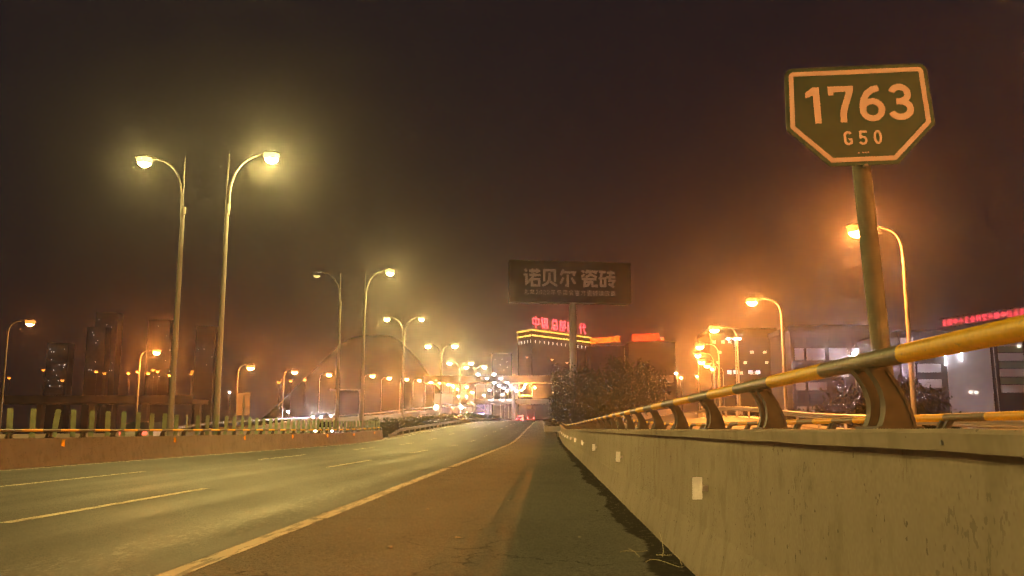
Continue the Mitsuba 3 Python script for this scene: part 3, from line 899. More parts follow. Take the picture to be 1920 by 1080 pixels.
# ---------------------------------------------------------------- lettering
# each character as pen strokes on a 10 x 10 square (x right, y up)
STROKES = {
    '诺': [[(1.2, 9.5), (2.3, 8.2)], [(0.4, 6.4), (2.0, 6.4), (2.0, 1.6), (3.3, 2.8)], [(3.4, 8.6), (9.7, 8.6)], [(5.2, 9.8), (5.2, 7.5)], [(7.9, 9.8), (7.9, 7.5)], [(3.5, 6.3), (9.7, 6.3)],
          [(6.3, 7.4), (5.3, 4.8), (3.4, 2.9)], [(5.0, 4.0), (9.0, 4.0), (9.0, 0.6), (5.0, 0.6), (5.0, 4.0)]],
    '贝': [[(2.0, 9.2), (2.0, 2.8)], [(1.6, 9.2), (8.4, 9.2)], [(8.0, 9.2), (8.0, 2.8)], [(5.0, 7.8), (5.0, 4.2), (3.6, 1.8), (0.8, 0.4)], [(5.3, 2.9), (9.3, 0.4)]],
    '尔': [[(3.0, 9.9), (1.2, 6.6)], [(2.5, 8.2), (9.2, 8.2), (8.4, 6.3)], [(5.2, 7.0), (5.2, 0.7), (3.8, 1.1)], [(2.8, 5.2), (0.9, 1.8)], [(7.2, 5.2), (9.3, 1.8)]],
    '瓷': [[(0.9, 9.4), (2.4, 8.4)], [(0.8, 5.9), (2.6, 7.3)], [(4.5, 9.9), (3.4, 7.8)], [(4.0, 8.9), (9.2, 8.9), (8.5, 7.7)], [(6.0, 8.2), (5.4, 6.9), (3.2, 5.7)], [(6.2, 7.2), (9.4, 5.7)],
          [(0.9, 4.7), (9.1, 4.7)], [(3.0, 4.7), (2.4, 0.7), (5.2, 1.5)], [(3.0, 3.1), (6.8, 3.1), (7.1, 0.9), (9.3, 0.8), (9.3, 1.9)], [(4.5, 2.6), (5.5, 1.7)]],
    '砖': [[(0.5, 8.9), (4.3, 8.9)], [(2.4, 8.9), (1.6, 6.4), (0.4, 4.8)], [(1.5, 5.2), (3.9, 5.2), (3.9, 1.0), (1.5, 1.0), (1.5, 5.2)], [(5.0, 8.4), (9.3, 8.4)], [(4.6, 6.0), (9.7, 6.0)],
          [(7.3, 9.8), (6.3, 4.0), (9.1, 4.0), (7.6, 1.8)], [(5.8, 2.4), (8.9, 0.4)]],
    '北': [[(3.6, 9.5), (3.6, 0.5)], [(0.6, 6.2), (3.6, 6.2)], [(0.4, 1.4), (3.6, 3.0)], [(6.2, 9.5), (6.2, 1.0), (9.4, 1.0), (9.4, 2.8)], [(9.2, 7.4), (6.2, 5.2)]],
    '京': [[(5.0, 9.9), (5.0, 8.4)], [(0.6, 8.2), (9.4, 8.2)], [(2.4, 6.6), (7.6, 6.6), (7.6, 4.2), (2.4, 4.2), (2.4, 6.6)], [(5.0, 4.2), (5.0, 0.6)], [(2.8, 3.0), (1.0, 1.0)], [(7.2, 3.0), (9.0, 1.0)]],
    '年': [[(3.0, 9.8), (0.8, 6.6)], [(2.4, 8.4), (9.0, 8.4)], [(2.6, 5.8), (8.6, 5.8)], [(2.6, 5.8), (2.6, 3.2)], [(0.4, 3.2), (9.6, 3.2)], [(5.8, 8.4), (5.8, 0.2)]],
    '冬': [[(4.0, 9.8), (0.8, 6.0)], [(3.6, 8.8), (8.0, 8.8), (4.8, 5.6), (0.6, 3.6)], [(3.0, 7.2), (9.4, 3.8)], [(4.0, 4.0), (6.2, 2.8)], [(3.0, 1.9), (6.6, 0.4)]],
    '奥': [[(4.8, 9.9), (4.4, 9.0)], [(1.8, 4.4), (1.8, 8.8), (8.2, 8.8), (8.2, 4.4)], [(3.0, 6.6), (7.0, 6.6)], [(5.0, 8.0), (5.0, 4.8)], [(0.6, 3.4), (9.4, 3.4)], [(5.0, 4.2), (4.4, 2.4), (1.0, 0.4)], [(5.4, 2.6), (9.2, 0.4)]],
    '会': [[(5.0, 9.8), (0.6, 5.8)], [(5.0, 9.8), (9.4, 5.8)], [(3.0, 6.0), (7.0, 6.0)], [(1.2, 4.0), (8.8, 4.0)], [(4.6, 4.0), (2.4, 0.8), (7.6, 1.2)], [(6.6, 2.8), (8.4, 0.4)]],
    '官': [[(5.0, 9.9), (5.0, 8.8)], [(0.8, 6.8), (0.8, 8.4), (9.2, 8.4), (9.2, 6.8)], [(2.6, 6.6), (2.6, 0.4)], [(2.6, 6.6), (7.4, 6.6), (7.4, 4.2), (2.6, 4.2)], [(2.6, 3.0), (8.0, 3.0), (8.0, 0.6), (2.6, 0.6)]],
    '方': [[(4.8, 9.9), (5.4, 8.4)], [(0.6, 7.8), (9.4, 7.8)], [(4.0, 7.6), (3.2, 3.4), (0.8, 0.4)], [(3.8, 5.2), (8.2, 5.2), (7.8, 0.8), (5.6, 1.0)]],
    '供': [[(2.6, 9.7), (0.4, 5.4)], [(1.8, 6.6), (1.8, 0.3)], [(3.4, 7.2), (9.6, 7.2)], [(5.2, 9.6), (5.2, 3.6)], [(7.8, 9.6), (7.8, 3.6)], [(3.0, 3.6), (9.8, 3.6)], [(5.2, 2.6), (3.6, 0.4)], [(7.6, 2.6), (9.2, 0.4)]],
    '应': [[(5.2, 9.9), (5.6, 8.6)], [(1.2, 8.4), (9.4, 8.4)], [(1.4, 8.4), (1.2, 3.0), (0.4, 0.6)], [(3.2, 6.4), (4.2, 3.0)], [(5.6, 7.0), (6.2, 3.4)], [(8.8, 6.8), (6.8, 1.2)], [(2.2, 1.0), (9.6, 1.0)]],
    '商': [[(5.0, 9.9), (5.0, 8.8)], [(0.6, 8.4), (9.4, 8.4)], [(1.4, 0.4), (1.4, 6.4), (8.6, 6.4), (8.6, 0.6)], [(3.4, 8.0), (4.0, 6.6)], [(6.6, 8.0), (6.0, 6.6)], [(3.2, 3.2), (6.8, 3.2), (6.8, 1.0), (3.2, 1.0), (3.2, 3.2)], [(3.8, 5.6), (3.0, 4.2)], [(6.2, 5.6), (7.0, 4.2)]],
    '0': [[(2.6, 7.4), (2.6, 2.6), (5.0, 0.8), (7.4, 2.6), (7.4, 7.4), (5.0, 9.2), (2.6, 7.4)]],
    '2': [[(2.4, 7.2), (3.2, 8.9), (5.2, 9.3), (7.2, 8.2), (7.0, 6.0), (2.4, 0.9), (7.8, 0.9)]],
    '中': [[(1.4, 7.6), (8.6, 7.6), (8.6, 3.4), (1.4, 3.4), (1.4, 7.6)], [(5.0, 9.8), (5.0, 0.2)]],
    '锦': [[(2.4, 9.8), (0.4, 6.6)], [(1.6, 8.0), (4.0, 8.0)], [(0.8, 5.6), (4.0, 5.6)], [(2.4, 8.0), (2.4, 1.0), (4.2, 2.2)], [(0.6, 3.4), (4.0, 3.4)], [(5.4, 9.0), (9.0, 9.0), (9.0, 5.4), (5.4, 5.4), (5.4, 9.0)], [(5.4, 7.2), (9.0, 7.2)], [(5.0, 0.8), (5.0, 4.0), (9.5, 4.0), (9.5, 1.0)], [(7.2, 5.4), (7.2, 0.2)]],
    '总': [[(2.8, 9.8), (3.8, 8.2)], [(7.2, 9.8), (6.2, 8.2)], [(2.2, 7.8), (7.8, 7.8), (7.8, 4.4), (2.2, 4.4), (2.2, 7.8)], [(1.6, 3.2), (0.6, 0.8)], [(3.4, 3.2), (3.6, 0.8), (6.8, 0.8), (7.2, 2.0)], [(4.8, 3.4), (5.8, 2.0)], [(8.2, 3.2), (9.4, 1.4)]],
    '部': [[(3.0, 9.8), (3.0, 8.6)], [(0.6, 8.2), (5.6, 8.2)], [(1.8, 7.6), (2.4, 5.6)], [(4.4, 7.6), (3.8, 5.6)], [(0.4, 5.2), (5.8, 5.2)], [(1.4, 3.8), (4.8, 3.8), (4.8, 0.8), (1.4, 0.8), (1.4, 3.8)], [(6.8, 9.4), (6.8, 0.2)], [(6.8, 9.2), (9.2, 9.2), (8.0, 6.0), (9.4, 4.0), (7.6, 2.4)]],
    '时': [[(0.8, 8.6), (3.8, 8.6), (3.8, 1.6), (0.8, 1.6), (0.8, 8.6)], [(0.8, 5.2), (3.8, 5.2)], [(4.8, 7.0), (9.8, 7.0)], [(8.0, 9.8), (8.0, 0.6), (6.4, 1.0)], [(5.4, 5.2), (6.4, 3.4)]],
    '代': [[(3.0, 9.8), (0.4, 5.2)], [(2.0, 6.8), (2.0, 0.2)], [(3.6, 6.0), (9.8, 7.0)], [(5.8, 9.8), (6.4, 4.4), (8.6, 0.8), (9.8, 2.0)], [(7.6, 9.4), (9.0, 8.2)]],
    '·': [[(4.4, 5.0), (5.6, 5.0)]],
    '全': [[(5.0, 9.8), (0.6, 5.4)], [(5.0, 9.8), (9.4, 5.4)], [(2.4, 5.4), (7.6, 5.4)], [(2.4, 3.2), (7.6, 3.2)], [(0.8, 0.7), (9.2, 0.7)], [(5.0, 5.4), (5.0, 0.7)]],
    '国': [[(0.9, 9.2), (9.1, 9.2), (9.1, 0.6), (0.9, 0.6), (0.9, 9.2)], [(2.6, 7.2), (7.4, 7.2)], [(3.0, 5.0), (7.0, 5.0)], [(2.6, 2.4), (7.4, 2.4)], [(5.0, 7.2), (5.0, 2.4)]],
    '小': [[(5.0, 9.8), (5.0, 0.6), (3.6, 1.0)], [(2.6, 6.4), (0.8, 2.4)], [(7.4, 6.4), (9.2, 2.4)]],
    '企': [[(5.0, 9.8), (0.6, 5.6)], [(5.0, 9.8), (9.4, 5.6)], [(5.0, 6.6), (5.0, 0.7)], [(5.0, 3.8), (7.8, 3.8)], [(2.6, 4.8), (2.6, 0.7)], [(0.8, 0.7), (9.2, 0.7)]],
    '业': [[(3.8, 9.6), (3.8, 0.7)], [(6.2, 9.6), (6.2, 0.7)], [(1.0, 7.0), (2.4, 3.0)], [(9.0, 7.0), (7.6, 3.0)], [(0.6, 0.7), (9.4, 0.7)]],
    '转': [[(0.4, 8.4), (4.2, 8.4)], [(2.0, 9.8), (1.0, 5.2), (4.2, 5.2)], [(2.6, 6.8), (2.6, 0.2)], [(0.4, 2.6), (4.4, 3.4)], [(5.0, 8.2), (9.4, 8.2)], [(4.8, 5.8), (9.8, 5.8)], [(7.2, 9.8), (6.2, 3.8), (9.2, 3.8), (7.6, 1.6)], [(6.0, 2.2), (8.6, 0.3)]],
    '型': [[(0.8, 9.0), (5.4, 9.0)], [(0.6, 6.8), (5.6, 6.8)], [(2.2, 9.0), (2.0, 6.0), (0.8, 4.6)], [(4.2, 9.0), (4.2, 4.6)], [(7.0, 9.0), (7.0, 6.0)], [(9.0, 9.6), (9.0, 4.6)], [(1.8, 3.0), (8.2, 3.0)], [(5.0, 4.2), (5.0, 0.6)], [(0.6, 0.6), (9.4, 0.6)]],
    '升': [[(4.6, 9.4), (1.4, 8.2)], [(0.6, 5.0), (9.4, 5.0)], [(3.2, 8.6), (3.0, 4.0), (1.0, 0.4)], [(7.2, 9.8), (7.2, 0.2)]],
    '级': [[(2.4, 9.8), (0.8, 6.6), (3.2, 6.6), (0.8, 3.6), (3.6, 4.2)], [(0.4, 1.0), (3.8, 2.0)], [(4.4, 9.0), (8.4, 9.0), (7.6, 6.0), (9.2, 6.0), (7.6, 2.6), (4.8, 0.4)], [(5.6, 9.0), (5.2, 4.0), (3.8, 0.6)], [(5.8, 5.6), (9.6, 0.4)]],
    '位': [[(2.8, 9.8), (0.4, 5.4)], [(2.0, 6.8), (2.0, 0.2)], [(6.4, 9.8), (6.8, 8.2)], [(3.8, 7.4), (9.4, 7.4)], [(4.8, 5.8), (5.6, 2.4)], [(8.6, 6.0), (7.4, 0.8)], [(3.4, 0.7), (9.8, 0.7)]],
    '示': [[(2.0, 9.0), (8.0, 9.0)], [(0.6, 6.0), (9.4, 6.0)], [(5.0, 6.0), (5.0, 0.6), (3.6, 1.0)], [(2.8, 4.2), (0.8, 1.2)], [(7.2, 4.2), (9.2, 1.2)]],
    '范': [[(0.6, 8.4), (9.4, 8.4)], [(3.2, 9.8), (3.2, 7.2)], [(6.8, 9.8), (6.8, 7.2)], [(1.0, 6.6), (2.4, 5.6)], [(0.6, 4.6), (2.2, 3.6)], [(0.8, 0.6), (2.8, 3.0)], [(4.4, 6.2), (8.4, 6.2), (8.2, 3.2), (6.8, 3.4)], [(4.4, 6.2), (4.4, 0.9), (9.4, 0.9), (9.4, 2.4)]],
    '大': [[(0.6, 6.2), (9.4, 6.2)], [(5.0, 9.8), (4.6, 5.0), (0.8, 0.5)], [(5.2, 5.2), (9.2, 0.5)]],
    '工': [[(1.2, 8.8), (8.8, 8.8)], [(5.0, 8.8), (5.0, 1.0)], [(0.6, 1.0), (9.4, 1.0)]],
    '城': [[(0.4, 6.4), (3.6, 6.4)], [(2.0, 9.2), (2.0, 2.2)], [(0.2, 1.6), (3.6, 2.6)], [(4.4, 7.6), (9.6, 7.6)], [(4.6, 7.6), (4.4, 3.0), (3.4, 0.4)], [(4.6, 5.2), (6.6, 5.2), (6.4, 2.0)], [(7.2, 9.8), (7.6, 4.0), (9.0, 0.8), (9.8, 2.0)], [(9.0, 5.8), (7.0, 1.6)]],
    '人': [[(5.0, 9.6), (4.4, 5.0), (0.8, 0.5)], [(4.9, 6.0), (9.2, 0.5)]],
    '区': [[(9.2, 9.0), (1.0, 9.0), (1.0, 0.7), (9.4, 0.7)], [(7.6, 7.4), (2.6, 2.2)], [(3.0, 7.2), (7.8, 2.2)]],
    '巨': [[(8.8, 9.0), (1.4, 9.0), (1.4, 0.8), (9.2, 0.8)], [(1.4, 6.4), (7.8, 6.4), (7.8, 3.6), (1.4, 3.6)]],
    '田': [[(1.2, 8.8), (8.8, 8.8), (8.8, 1.0), (1.2, 1.0), (1.2, 8.8)], [(1.2, 4.9), (8.8, 4.9)], [(5.0, 8.8), (5.0, 1.0)]],
    '印': [[(4.6, 9.4), (1.0, 8.2), (1.0, 1.2), (4.6, 2.2)], [(1.0, 5.2), (4.4, 5.2)], [(5.8, 8.8), (9.0, 8.8), (9.0, 2.4), (7.6, 2.6)], [(5.8, 8.8), (5.8, 0.2)]],
}


def glyph(c, height, width=1.15):
    g = unary_union([LineString(s).buffer(width / 2, cap_style='flat', join_style='mitre', mitre_limit=2.5) for s in STROKES[c]])
    return affinity.scale(affinity.translate(g, -5, -5), height / 9.8, height / 9.8, origin=(0, 0))


def facing(m, origin, yaw):
    """A drawing in x-y placed upright: x runs along the direction yaw from the world's x, the face looks to the left of that reversed (towards the road)."""
    m = m.copy()
    m.apply_transform(UPRIGHT)
    m.apply_transform(trimesh.transformations.rotation_matrix(yaw, [0, 0, 1]))
    m.apply_translation(origin)
    return m


# the unlit billboard on its single column
tag('billboard', 'huge unlit billboard with grey Chinese lettering on a single round column', 'billboard')
yaw = math.atan2(4.1, 23.6)
B0 = np.array([-7.2, 170.0, 25.6])
W_, H_ = 23.95, 7.95
panel = box(0, W_, 0, 1.6, 0, H_)
panel.apply_transform(trimesh.transformations.rotation_matrix(yaw, [0, 0, 1]))
panel.apply_translation(B0)
part('billboard', 'panel', ply(panel, 'board_dark'))
frame = join(box(-0.12, W_ + 0.12, -0.08, 1.7, -0.16, -0.003), box(-0.12, W_ + 0.12, -0.08, 1.7, H_ + 0.003, H_ + 0.16), box(-0.16, -0.004, -0.08, 1.7, -0.16, H_ + 0.16), box(W_ + 0.004, W_ + 0.16, -0.08, 1.7, -0.16, H_ + 0.16))
frame.apply_transform(trimesh.transformations.rotation_matrix(yaw, [0, 0, 1]))
frame.apply_translation(B0)
part('billboard', 'frame', ply(frame, 'dark_steel'))
dirx = np.array([math.cos(yaw), math.sin(yaw), 0])
nrm = np.array([math.sin(yaw), -math.cos(yaw), 0])


def on_board(x, z, m, off=0.03):
    return facing(m, B0 + dirx * x + nrm * off + [0, 0, z], yaw)


for c, x in zip('诺贝尔瓷砖', (4.25, 7.75, 11.3, 15.6, 19.25)):
    part('billboard', 'letter', ply(on_board(x, 4.75, prism(glyph(c, 3.5, 1.3), 0.05)), 'board_letter'))
sub = '北京2022年冬奥会官方瓷砖供应商'
xs_, x = [], 0.0
for c in sub:
    w = 0.62 if c.isdigit() else 1.0
    xs_.append(x + w / 2)
    x += w
for c, q in zip(sub, xs_):
    g = glyph(c, 1.02 if not c.isdigit() else 0.86)
    part('billboard', 'letter', ply(on_board(2.5 + q * 18.5 / x, 1.85, prism(g, 0.05)), 'board_letter'))
part('billboard', 'column', ply(tube([[4.9, 171.9, 1.0], [4.9, 171.9, 25.4]], 0.72, 28), 'far_concrete', 50))
part('billboard', 'walkway', ply(join(box(-1.5, 11.5, 171.4, 172.4, 25.28, 25.38)), 'dark_steel'))

# ---------------------------------------------------------------- far buildings and their lit signs
def block(key, label, x0, x1, y0, y1, z0, z1, m='facade_dark', yaw=0.0, floors=0, category='building'):
    tag(key, label, category)
    cx, cy = x0, y0
    R = trimesh.transformations.rotation_matrix(yaw, [0, 0, 1], [cx, cy, 0])
    def place(mesh):
        mesh = mesh.copy()
        mesh.apply_transform(R)
        return mesh
    part(key, 'wall', ply(place(box(x0, x1, y0, y1, z0, z1)), m))
    part(key, 'roof_parapet', ply(place(join(box(x0 - 0.2, x1 + 0.2, y0 - 0.2, y0 + 0.2, z1 + 0.003, z1 + 0.8), box(x0 - 0.2, x1 + 0.2, y1 - 0.2, y1 + 0.2, z1 + 0.003, z1 + 0.8),
                                             box(x0 - 0.2, x0 + 0.2, y0 + 0.21, y1 - 0.21, z1 + 0.003, z1 + 0.8), box(x1 - 0.2, x1 + 0.2, y0 + 0.21, y1 - 0.21, z1 + 0.003, z1 + 0.8))), m))
    return place


def windows(key, place, x0, x1, y, zs, w, h, gap, m='window_dark', proud=-0.02):
    """Rows of windows on the face that looks to -y: a frame set proud and a pane behind it."""
    n = int((x1 - x0) / (w + gap))
    for z in zs:
        for i in range(n):
            x = x0 + gap / 2 + i * (w + gap)
            part(key, 'window', ply(place(box(x, x + w, y - 0.04, y + 0.02, z, z + h)), m))


# building with gold roof lines, far beyond the overpasses, seen past the billboard's column
pa, pb, pc = np.array([-25.5, 755.5]), np.array([-13.3, 736.0]), np.array([39.1, 802.7])
key = numbered('office_building')
foot = Polygon([tuple(pa), tuple(pb), tuple(pc), tuple(pc + pa - pb)])
tag(key, 'dark building whose roof edge is outlined by two gold light lines', 'building')
m = trimesh.creation.extrude_polygon(foot, 89.0, engine='earcut')
m.apply_translation([0, 0, -6.5])
part(key, 'wall', ply(m, 'facade_dark'))
GOLD = np.array([1.0, 0.50, 0.06])


def light_line(a, b, z, r):
    d = (b - a) / np.linalg.norm(b - a)
    n = np.array([d[1], -d[0]])
    p, q = a + n * 0.8, b + n * 0.8
    return tube([[*p, z], [*q, z]], r, 6)


for z in (82.8, 78.4):
    for a, b in ((pa, pb), (pb, pb + (pc - pb) * 0.985)):
        part(key, 'light_line', ply(light_line(a, b, z, 0.75), 'lens_glass', emit=GOLD * 2.6, weight=0.15))
for k in range(19):
    t = (k + 0.5) / 19
    p = (pb + (pc - pb) * (t - 0.25) / 0.75) if t > 0.25 else (pa + (pb - pa) * t / 0.25)
    d = (pc - pb) if t > 0.25 else (pb - pa)
    d = d / np.linalg.norm(d)
    n = np.array([d[1], -d[0]])
    q = p + n * 0.4
    wv = box(-0.6, 0.6, -0.1, 0.1, 0, 2.6)
    wv.apply_transform(trimesh.transformations.rotation_matrix(math.atan2(d[1], d[0]), [0, 0, 1]))
    wv.apply_translation([q[0], q[1], 72.2])
    part(key, 'lit_window', ply(wv, 'lens_glass', emit=np.array([1, 0.82, 0.6]) * (0.5 + 1.6 * rng.random()), weight=0.02))
tag('roof_sign', 'glowing red roof lettering above the gold lines', 'sign')
dA = np.array([pc[0] - pb[0], pc[1] - pb[1], 0]) / np.linalg.norm(pc - pb)
yA = math.atan2(dA[1], dA[0])
for c, q, h in (('中', 1.6, 10.4), ('锦', 6.4, 10.0), ('·', 9.3, 3.0), ('总', 12.4, 10.0), ('部', 17.0, 10.0), ('时', 22.0, 10.0), ('代', 29.4, 9.8)):
    o = np.array([pb[0], pb[1], 0]) + dA * q * 2.4 + np.array([dA[1], -dA[0], 0]) * 1.2 + [0, 0, 89.7]
    part('roof_sign', 'letter', ply(facing(prism(glyph(c, h, 0.95), 0.4), o, yA), 'lens_glass', emit=np.array([1.0, 0.06, 0.07]) * 5.0, weight=0.4))
part('roof_sign', 'frame', ply(tube([[*(pb + (pc - pb) * 0.02), 84.2], [*(pb + (pc - pb) * 0.95), 84.2]], 0.3, 6), 'dark_steel'))

key = numbered('office_building')
place = block(key, 'low dark building carrying the long orange lettering', 28.5, 55.5, 646, 680, -6.5, 60.0)
tag('roof_sign_001', 'long row of orange-red lit characters right of the billboard column', 'sign')
for i, c in enumerate('国大工业城工人区'):
    part('roof_sign_001', 'letter', ply(facing(prism(glyph(c, 4.0, 0.9), 0.3), [33.0 + 2.56 * i, 645.0, 64.6 + 0.20 * i], 0.0), 'lens_glass', emit=np.array([1.0, 0.085, 0.003]) * 9.0, weight=0.25))
part('roof_sign_001', 'frame', ply(box(31.6, 53.0, 645.6, 646.0, 61.4, 62.0), 'dark_steel'))
key = numbered('office_building')
place = block(key, 'dark building carrying four red characters, right of the orange lettering', 52.0, 82.0, 574, 600, -6.5, 56.0)
tag('roof_sign_002', 'four separate red lit characters on a roof, right of the orange lettering', 'sign')
for i, c in enumerate('巨田国印'):
    part('roof_sign_002', 'letter', ply(facing(prism(glyph(c, 4.2, 0.95), 0.3), [56.3 + 4.4 * i, 573.0, 59.4 + 0.2 * i], 0.0), 'lens_glass', emit=np.array([1.0, 0.025, 0.003]) * 9.0, weight=0.25))
part('roof_sign_002', 'end_mark', ply(facing(prism(Point(0, 0).buffer(1.0, 12), 0.3), [73.7, 573.0, 58.5], 0.0), 'lens_glass', emit=np.array([1.0, 0.025, 0.003]) * 8.0, weight=0.1))
part('roof_sign_002', 'frame', ply(box(53.2, 75.2, 573.6, 574.0, 56.9, 57.2), 'dark_steel'))

# pale building at the right: a dark front with rows of pale spandrels
key = numbered('office_building')
place = block(key, 'pale-panelled building in haze behind the orange ramp lamps, right side', 35.2, 47.5, 130, 142, -6.5, 15.2, 'facade_dark')
for x0, x1 in ((35.7, 37.0), (37.4, 40.0), (40.6, 43.2), (43.9, 46.6)):
    for r, z in enumerate((3.2, 6.6, 8.5, 10.9)):
        if x0 > 40 and r == 1:
            continue
        part(key, 'panel', ply(box(x0, x1, 129.82, 129.99, z, z + (1.75 if r == 3 else 1.1)), 'facade_pale'))
    for z in (4.8, 9.2, 12.9):
        part(key, 'window', ply(box(x0 + 0.1, x1 - 0.1, 129.90, 129.99, z, z + 1.3), 'window_dark'))
part(key, 'lit_window', ply(join(box(44.2, 45.2, 129.7, 129.8, 12.2, 12.5), box(45.3, 45.7, 129.7, 129.8, 12.0, 12.4)), 'lens_glass', emit=[1.2, 1.3, 1.25], weight=0.05))
part(key, 'lit_window', ply(box(45.9, 46.4, 129.7, 129.8, 11.9, 12.3), 'lens_glass', emit=[0.5, 1.4, 1.1], weight=0.05))
# the wide pale one with green bands
key = numbered('office_building')
place = block(key, 'wide lavender-grey building with green bands, under the yellow rail at right', 43.6, 62.0, 112, 126, -6.5, 12.4, 'facade_dark')
part(key, 'panel', ply(box(49.3, 54.6, 111.80, 111.99, -6.0, 12.3), 'facade_pale'), label='tall plain lavender-grey wall panel')
part(key, 'panel', ply(box(43.8, 45.4, 111.80, 111.99, -6.0, 12.3), 'facade_pale'))
for z in (6.1, 8.0, 9.9):
    part(key, 'panel', ply(box(45.7, 48.5, 111.85, 111.99, z, z + 1.05), 'facade_pale'))
for z in (5.5, 7.45, 9.4, 11.2):
    part(key, 'panel', ply(box(55.6, 58.6, 111.85, 111.99, z, z + 0.95), 'facade_pale'))
for z in (6.55, 8.5, 10.45):
    part(key, 'green_panel', ply(box(55.6, 58.6, 111.88, 111.99, z, z + 0.80), 'facade_green'), label='green wall band')
for x, z0, z1, e in ((48.95, 8.8, 11.5, 14.0), (50.95, 9.4, 11.7, 11.0)):
    part(key, 'light_tube', ply(tube([[x, 111.5, z0], [x, 111.5, z1]], 0.10, 8), 'lens_glass', emit=np.array([0.95, 0.95, 1.0]) * e, weight=3.0))
part(key, 'downpipe', ply(tube([[55.2, 111.7, -5], [54.95, 111.7, 12]], 0.07, 6), 'galvanised'))
for x, z in ((51.6, 5.4), (52.3, 5.35), (57.9, 11.0)):
    part(key, 'lit_window', ply(box(x, x + 0.4, 111.6, 111.75, z, z + 0.35), 'lens_glass', emit=[1.3, 1.15, 0.9], weight=0.05))
# the one behind with the running red letters
key = numbered('office_building')
pa2, pb2 = np.array([56.6, 131.8]), np.array([63.4, 114.6])
d2 = (pb2 - pa2) / np.linalg.norm(pb2 - pa2)
n2 = np.array([-d2[1], d2[0]])
foot = Polygon([tuple(pa2), tuple(pb2 + d2 * 12), tuple(pb2 + d2 * 12 + n2 * 12), tuple(pa2 + n2 * 12)])
m = trimesh.creation.extrude_polygon(foot, 21.2, engine='earcut')
m.apply_translation([0, 0, -6.5])
tag(key, 'dark building at the right edge under the running red characters', 'building')
part(key, 'wall', ply(m, 'facade_dark'))
tag('led_sign', 'long strip of running red characters above the yellow rail at right edge', 'sign')
yaw2 = math.atan2(d2[1], d2[0])
for z in (15.55, 16.85):
    part('led_sign', 'rail', ply(facing(prism(box2(1.2, 18.4, -0.04, 0.04), 0.08), [pa2[0] - 0.15 * n2[0], pa2[1] - 0.15 * n2[1], z], yaw2), 'dark_steel'))
for i, c in enumerate('全国中小企业转型升级中位示范'):
    o = pa2 + d2 * (2.3 + 1.0 * i) - n2 * 0.30
    part('led_sign', 'letter', ply(facing(prism(glyph(c, 0.90, 0.85), 0.03), [o[0], o[1], 16.2], yaw2), 'lens_glass', emit=np.array([1.0, 0.05, 0.08]) * 2.2, weight=0.12))
key = numbered('office_building')
place = block(key, 'dim building with a few lit windows behind the flood lamp mast', 34.5, 48.5, 190, 205, -6.5, 21.5)
for i in range(16):
    x, z = 35.0 + 12.5 * rng.random(), 12.5 + 2.2 * int(4 * rng.random())
    part(key, 'lit_window', ply(box(x, x + 0.7, 189.85, 189.97, z, z + 0.6), 'lens_glass', emit=np.array([1, 0.6, 0.25]) * (0.3 + 1.2 * rng.random()), weight=0.03))
for x in (37.9, 39.2, 42.3, 43.9):
    part(key, 'lit_window', ply(box(x, x + 0.9, 189.85, 189.97, 12.6, 13.4), 'lens_glass', emit=np.array([0.85, 0.8, 1.0]) * 1.1, weight=0.03))

# tower blocks far left: dark masses with a scatter of lit windows
GT = 'tower blocks far left'
towers = [(-612, 1060, 27, 105), (-570, 1090, 29, 146), (-553, 1040, 23, 122), (-506, 1100, 28, 138), (-480, 1060, 24, 108), (-440, 1090, 24, 128), (-68, 1080, 24, 92)]
for i, (x, y, w, h) in enumerate(towers):
    key = numbered('tower_block')
    place = block(key, f'hazy tower block with scattered lit windows far left, {ORD[i]} from the left' if i < 6 else 'hazy tower block with lit windows above the far median lamps', x, x + w, y, y + 14, -6.5, h)
    labels[key]['group'] = GT
    lit = []
    for _ in range((15, 12, 7, 9, 5, 4, 10)[i]):
        wx = x + 1 + (w - 3) * rng.random()
        wz = h * 0.5 + 3.2 * int(h * 0.47 / 3.2 * rng.random())
        lit.append(box(wx, wx + 1.1, y - 0.15, y - 0.03, wz, wz + 1.3))
    part(key, 'lit_windows', ply(join(*lit), 'lens_glass', emit=np.array([0.95, 0.95, 0.85]) * 2.6, weight=0.05), kind='stuff')

# ---------------------------------------------------------------- bridges
tag('viaduct', 'low viaduct crossing at the far left with orange lamps along it', 'viaduct')
part('viaduct', 'deck', ply(box(-190, -104, 258, 270, 8.6, 9.9), 'far_concrete'))
part('viaduct', 'parapet', ply(box(-190, -104, 257.7, 258.0, 9.0, 10.9), 'far_concrete'))
for x in range(-185, -104, 16):
    part('viaduct', 'pier', ply(box(x, x + 1.6, 262, 264, -6.5, 8.59), 'far_concrete'))
tag('overpass', 'dark upper overpass spanning the road in the distance', 'bridge')
part('overpass', 'deck', ply(box(-60, 60, 428, 440, 23.3, 25.2), 'far_concrete'))
part('overpass', 'parapet', ply(box(-60, 60, 427.7, 428.0, 24.6, 26.6), 'far_concrete'))
for x in (-46, 16, 44):
    part('overpass', 'pier', ply(box(x, x + 2, 432, 435, -6.5, 23.29), 'far_concrete'))
tag('overpass_001', 'lower overpass lit white at its left end, resting on a bright pier', 'bridge')
part('overpass_001', 'deck', ply(box(-48, 40, 384, 393, 11.9, 13.2), 'far_concrete'))
part('overpass_001', 'parapet', ply(box(-48, 40, 383.7, 384.0, 12.6, 13.9), 'far_concrete'))
part('overpass_001', 'pier', ply(tube([[-14.9, 382.6, 4.0], [-14.9, 382.6, 17.3]], 0.85, 16), 'facade_pale', 50), label='bright white-lit round pier in the median')
part('overpass_001', 'pier', ply(box(22, 24, 387, 390, -6, 11.89), 'far_concrete'))
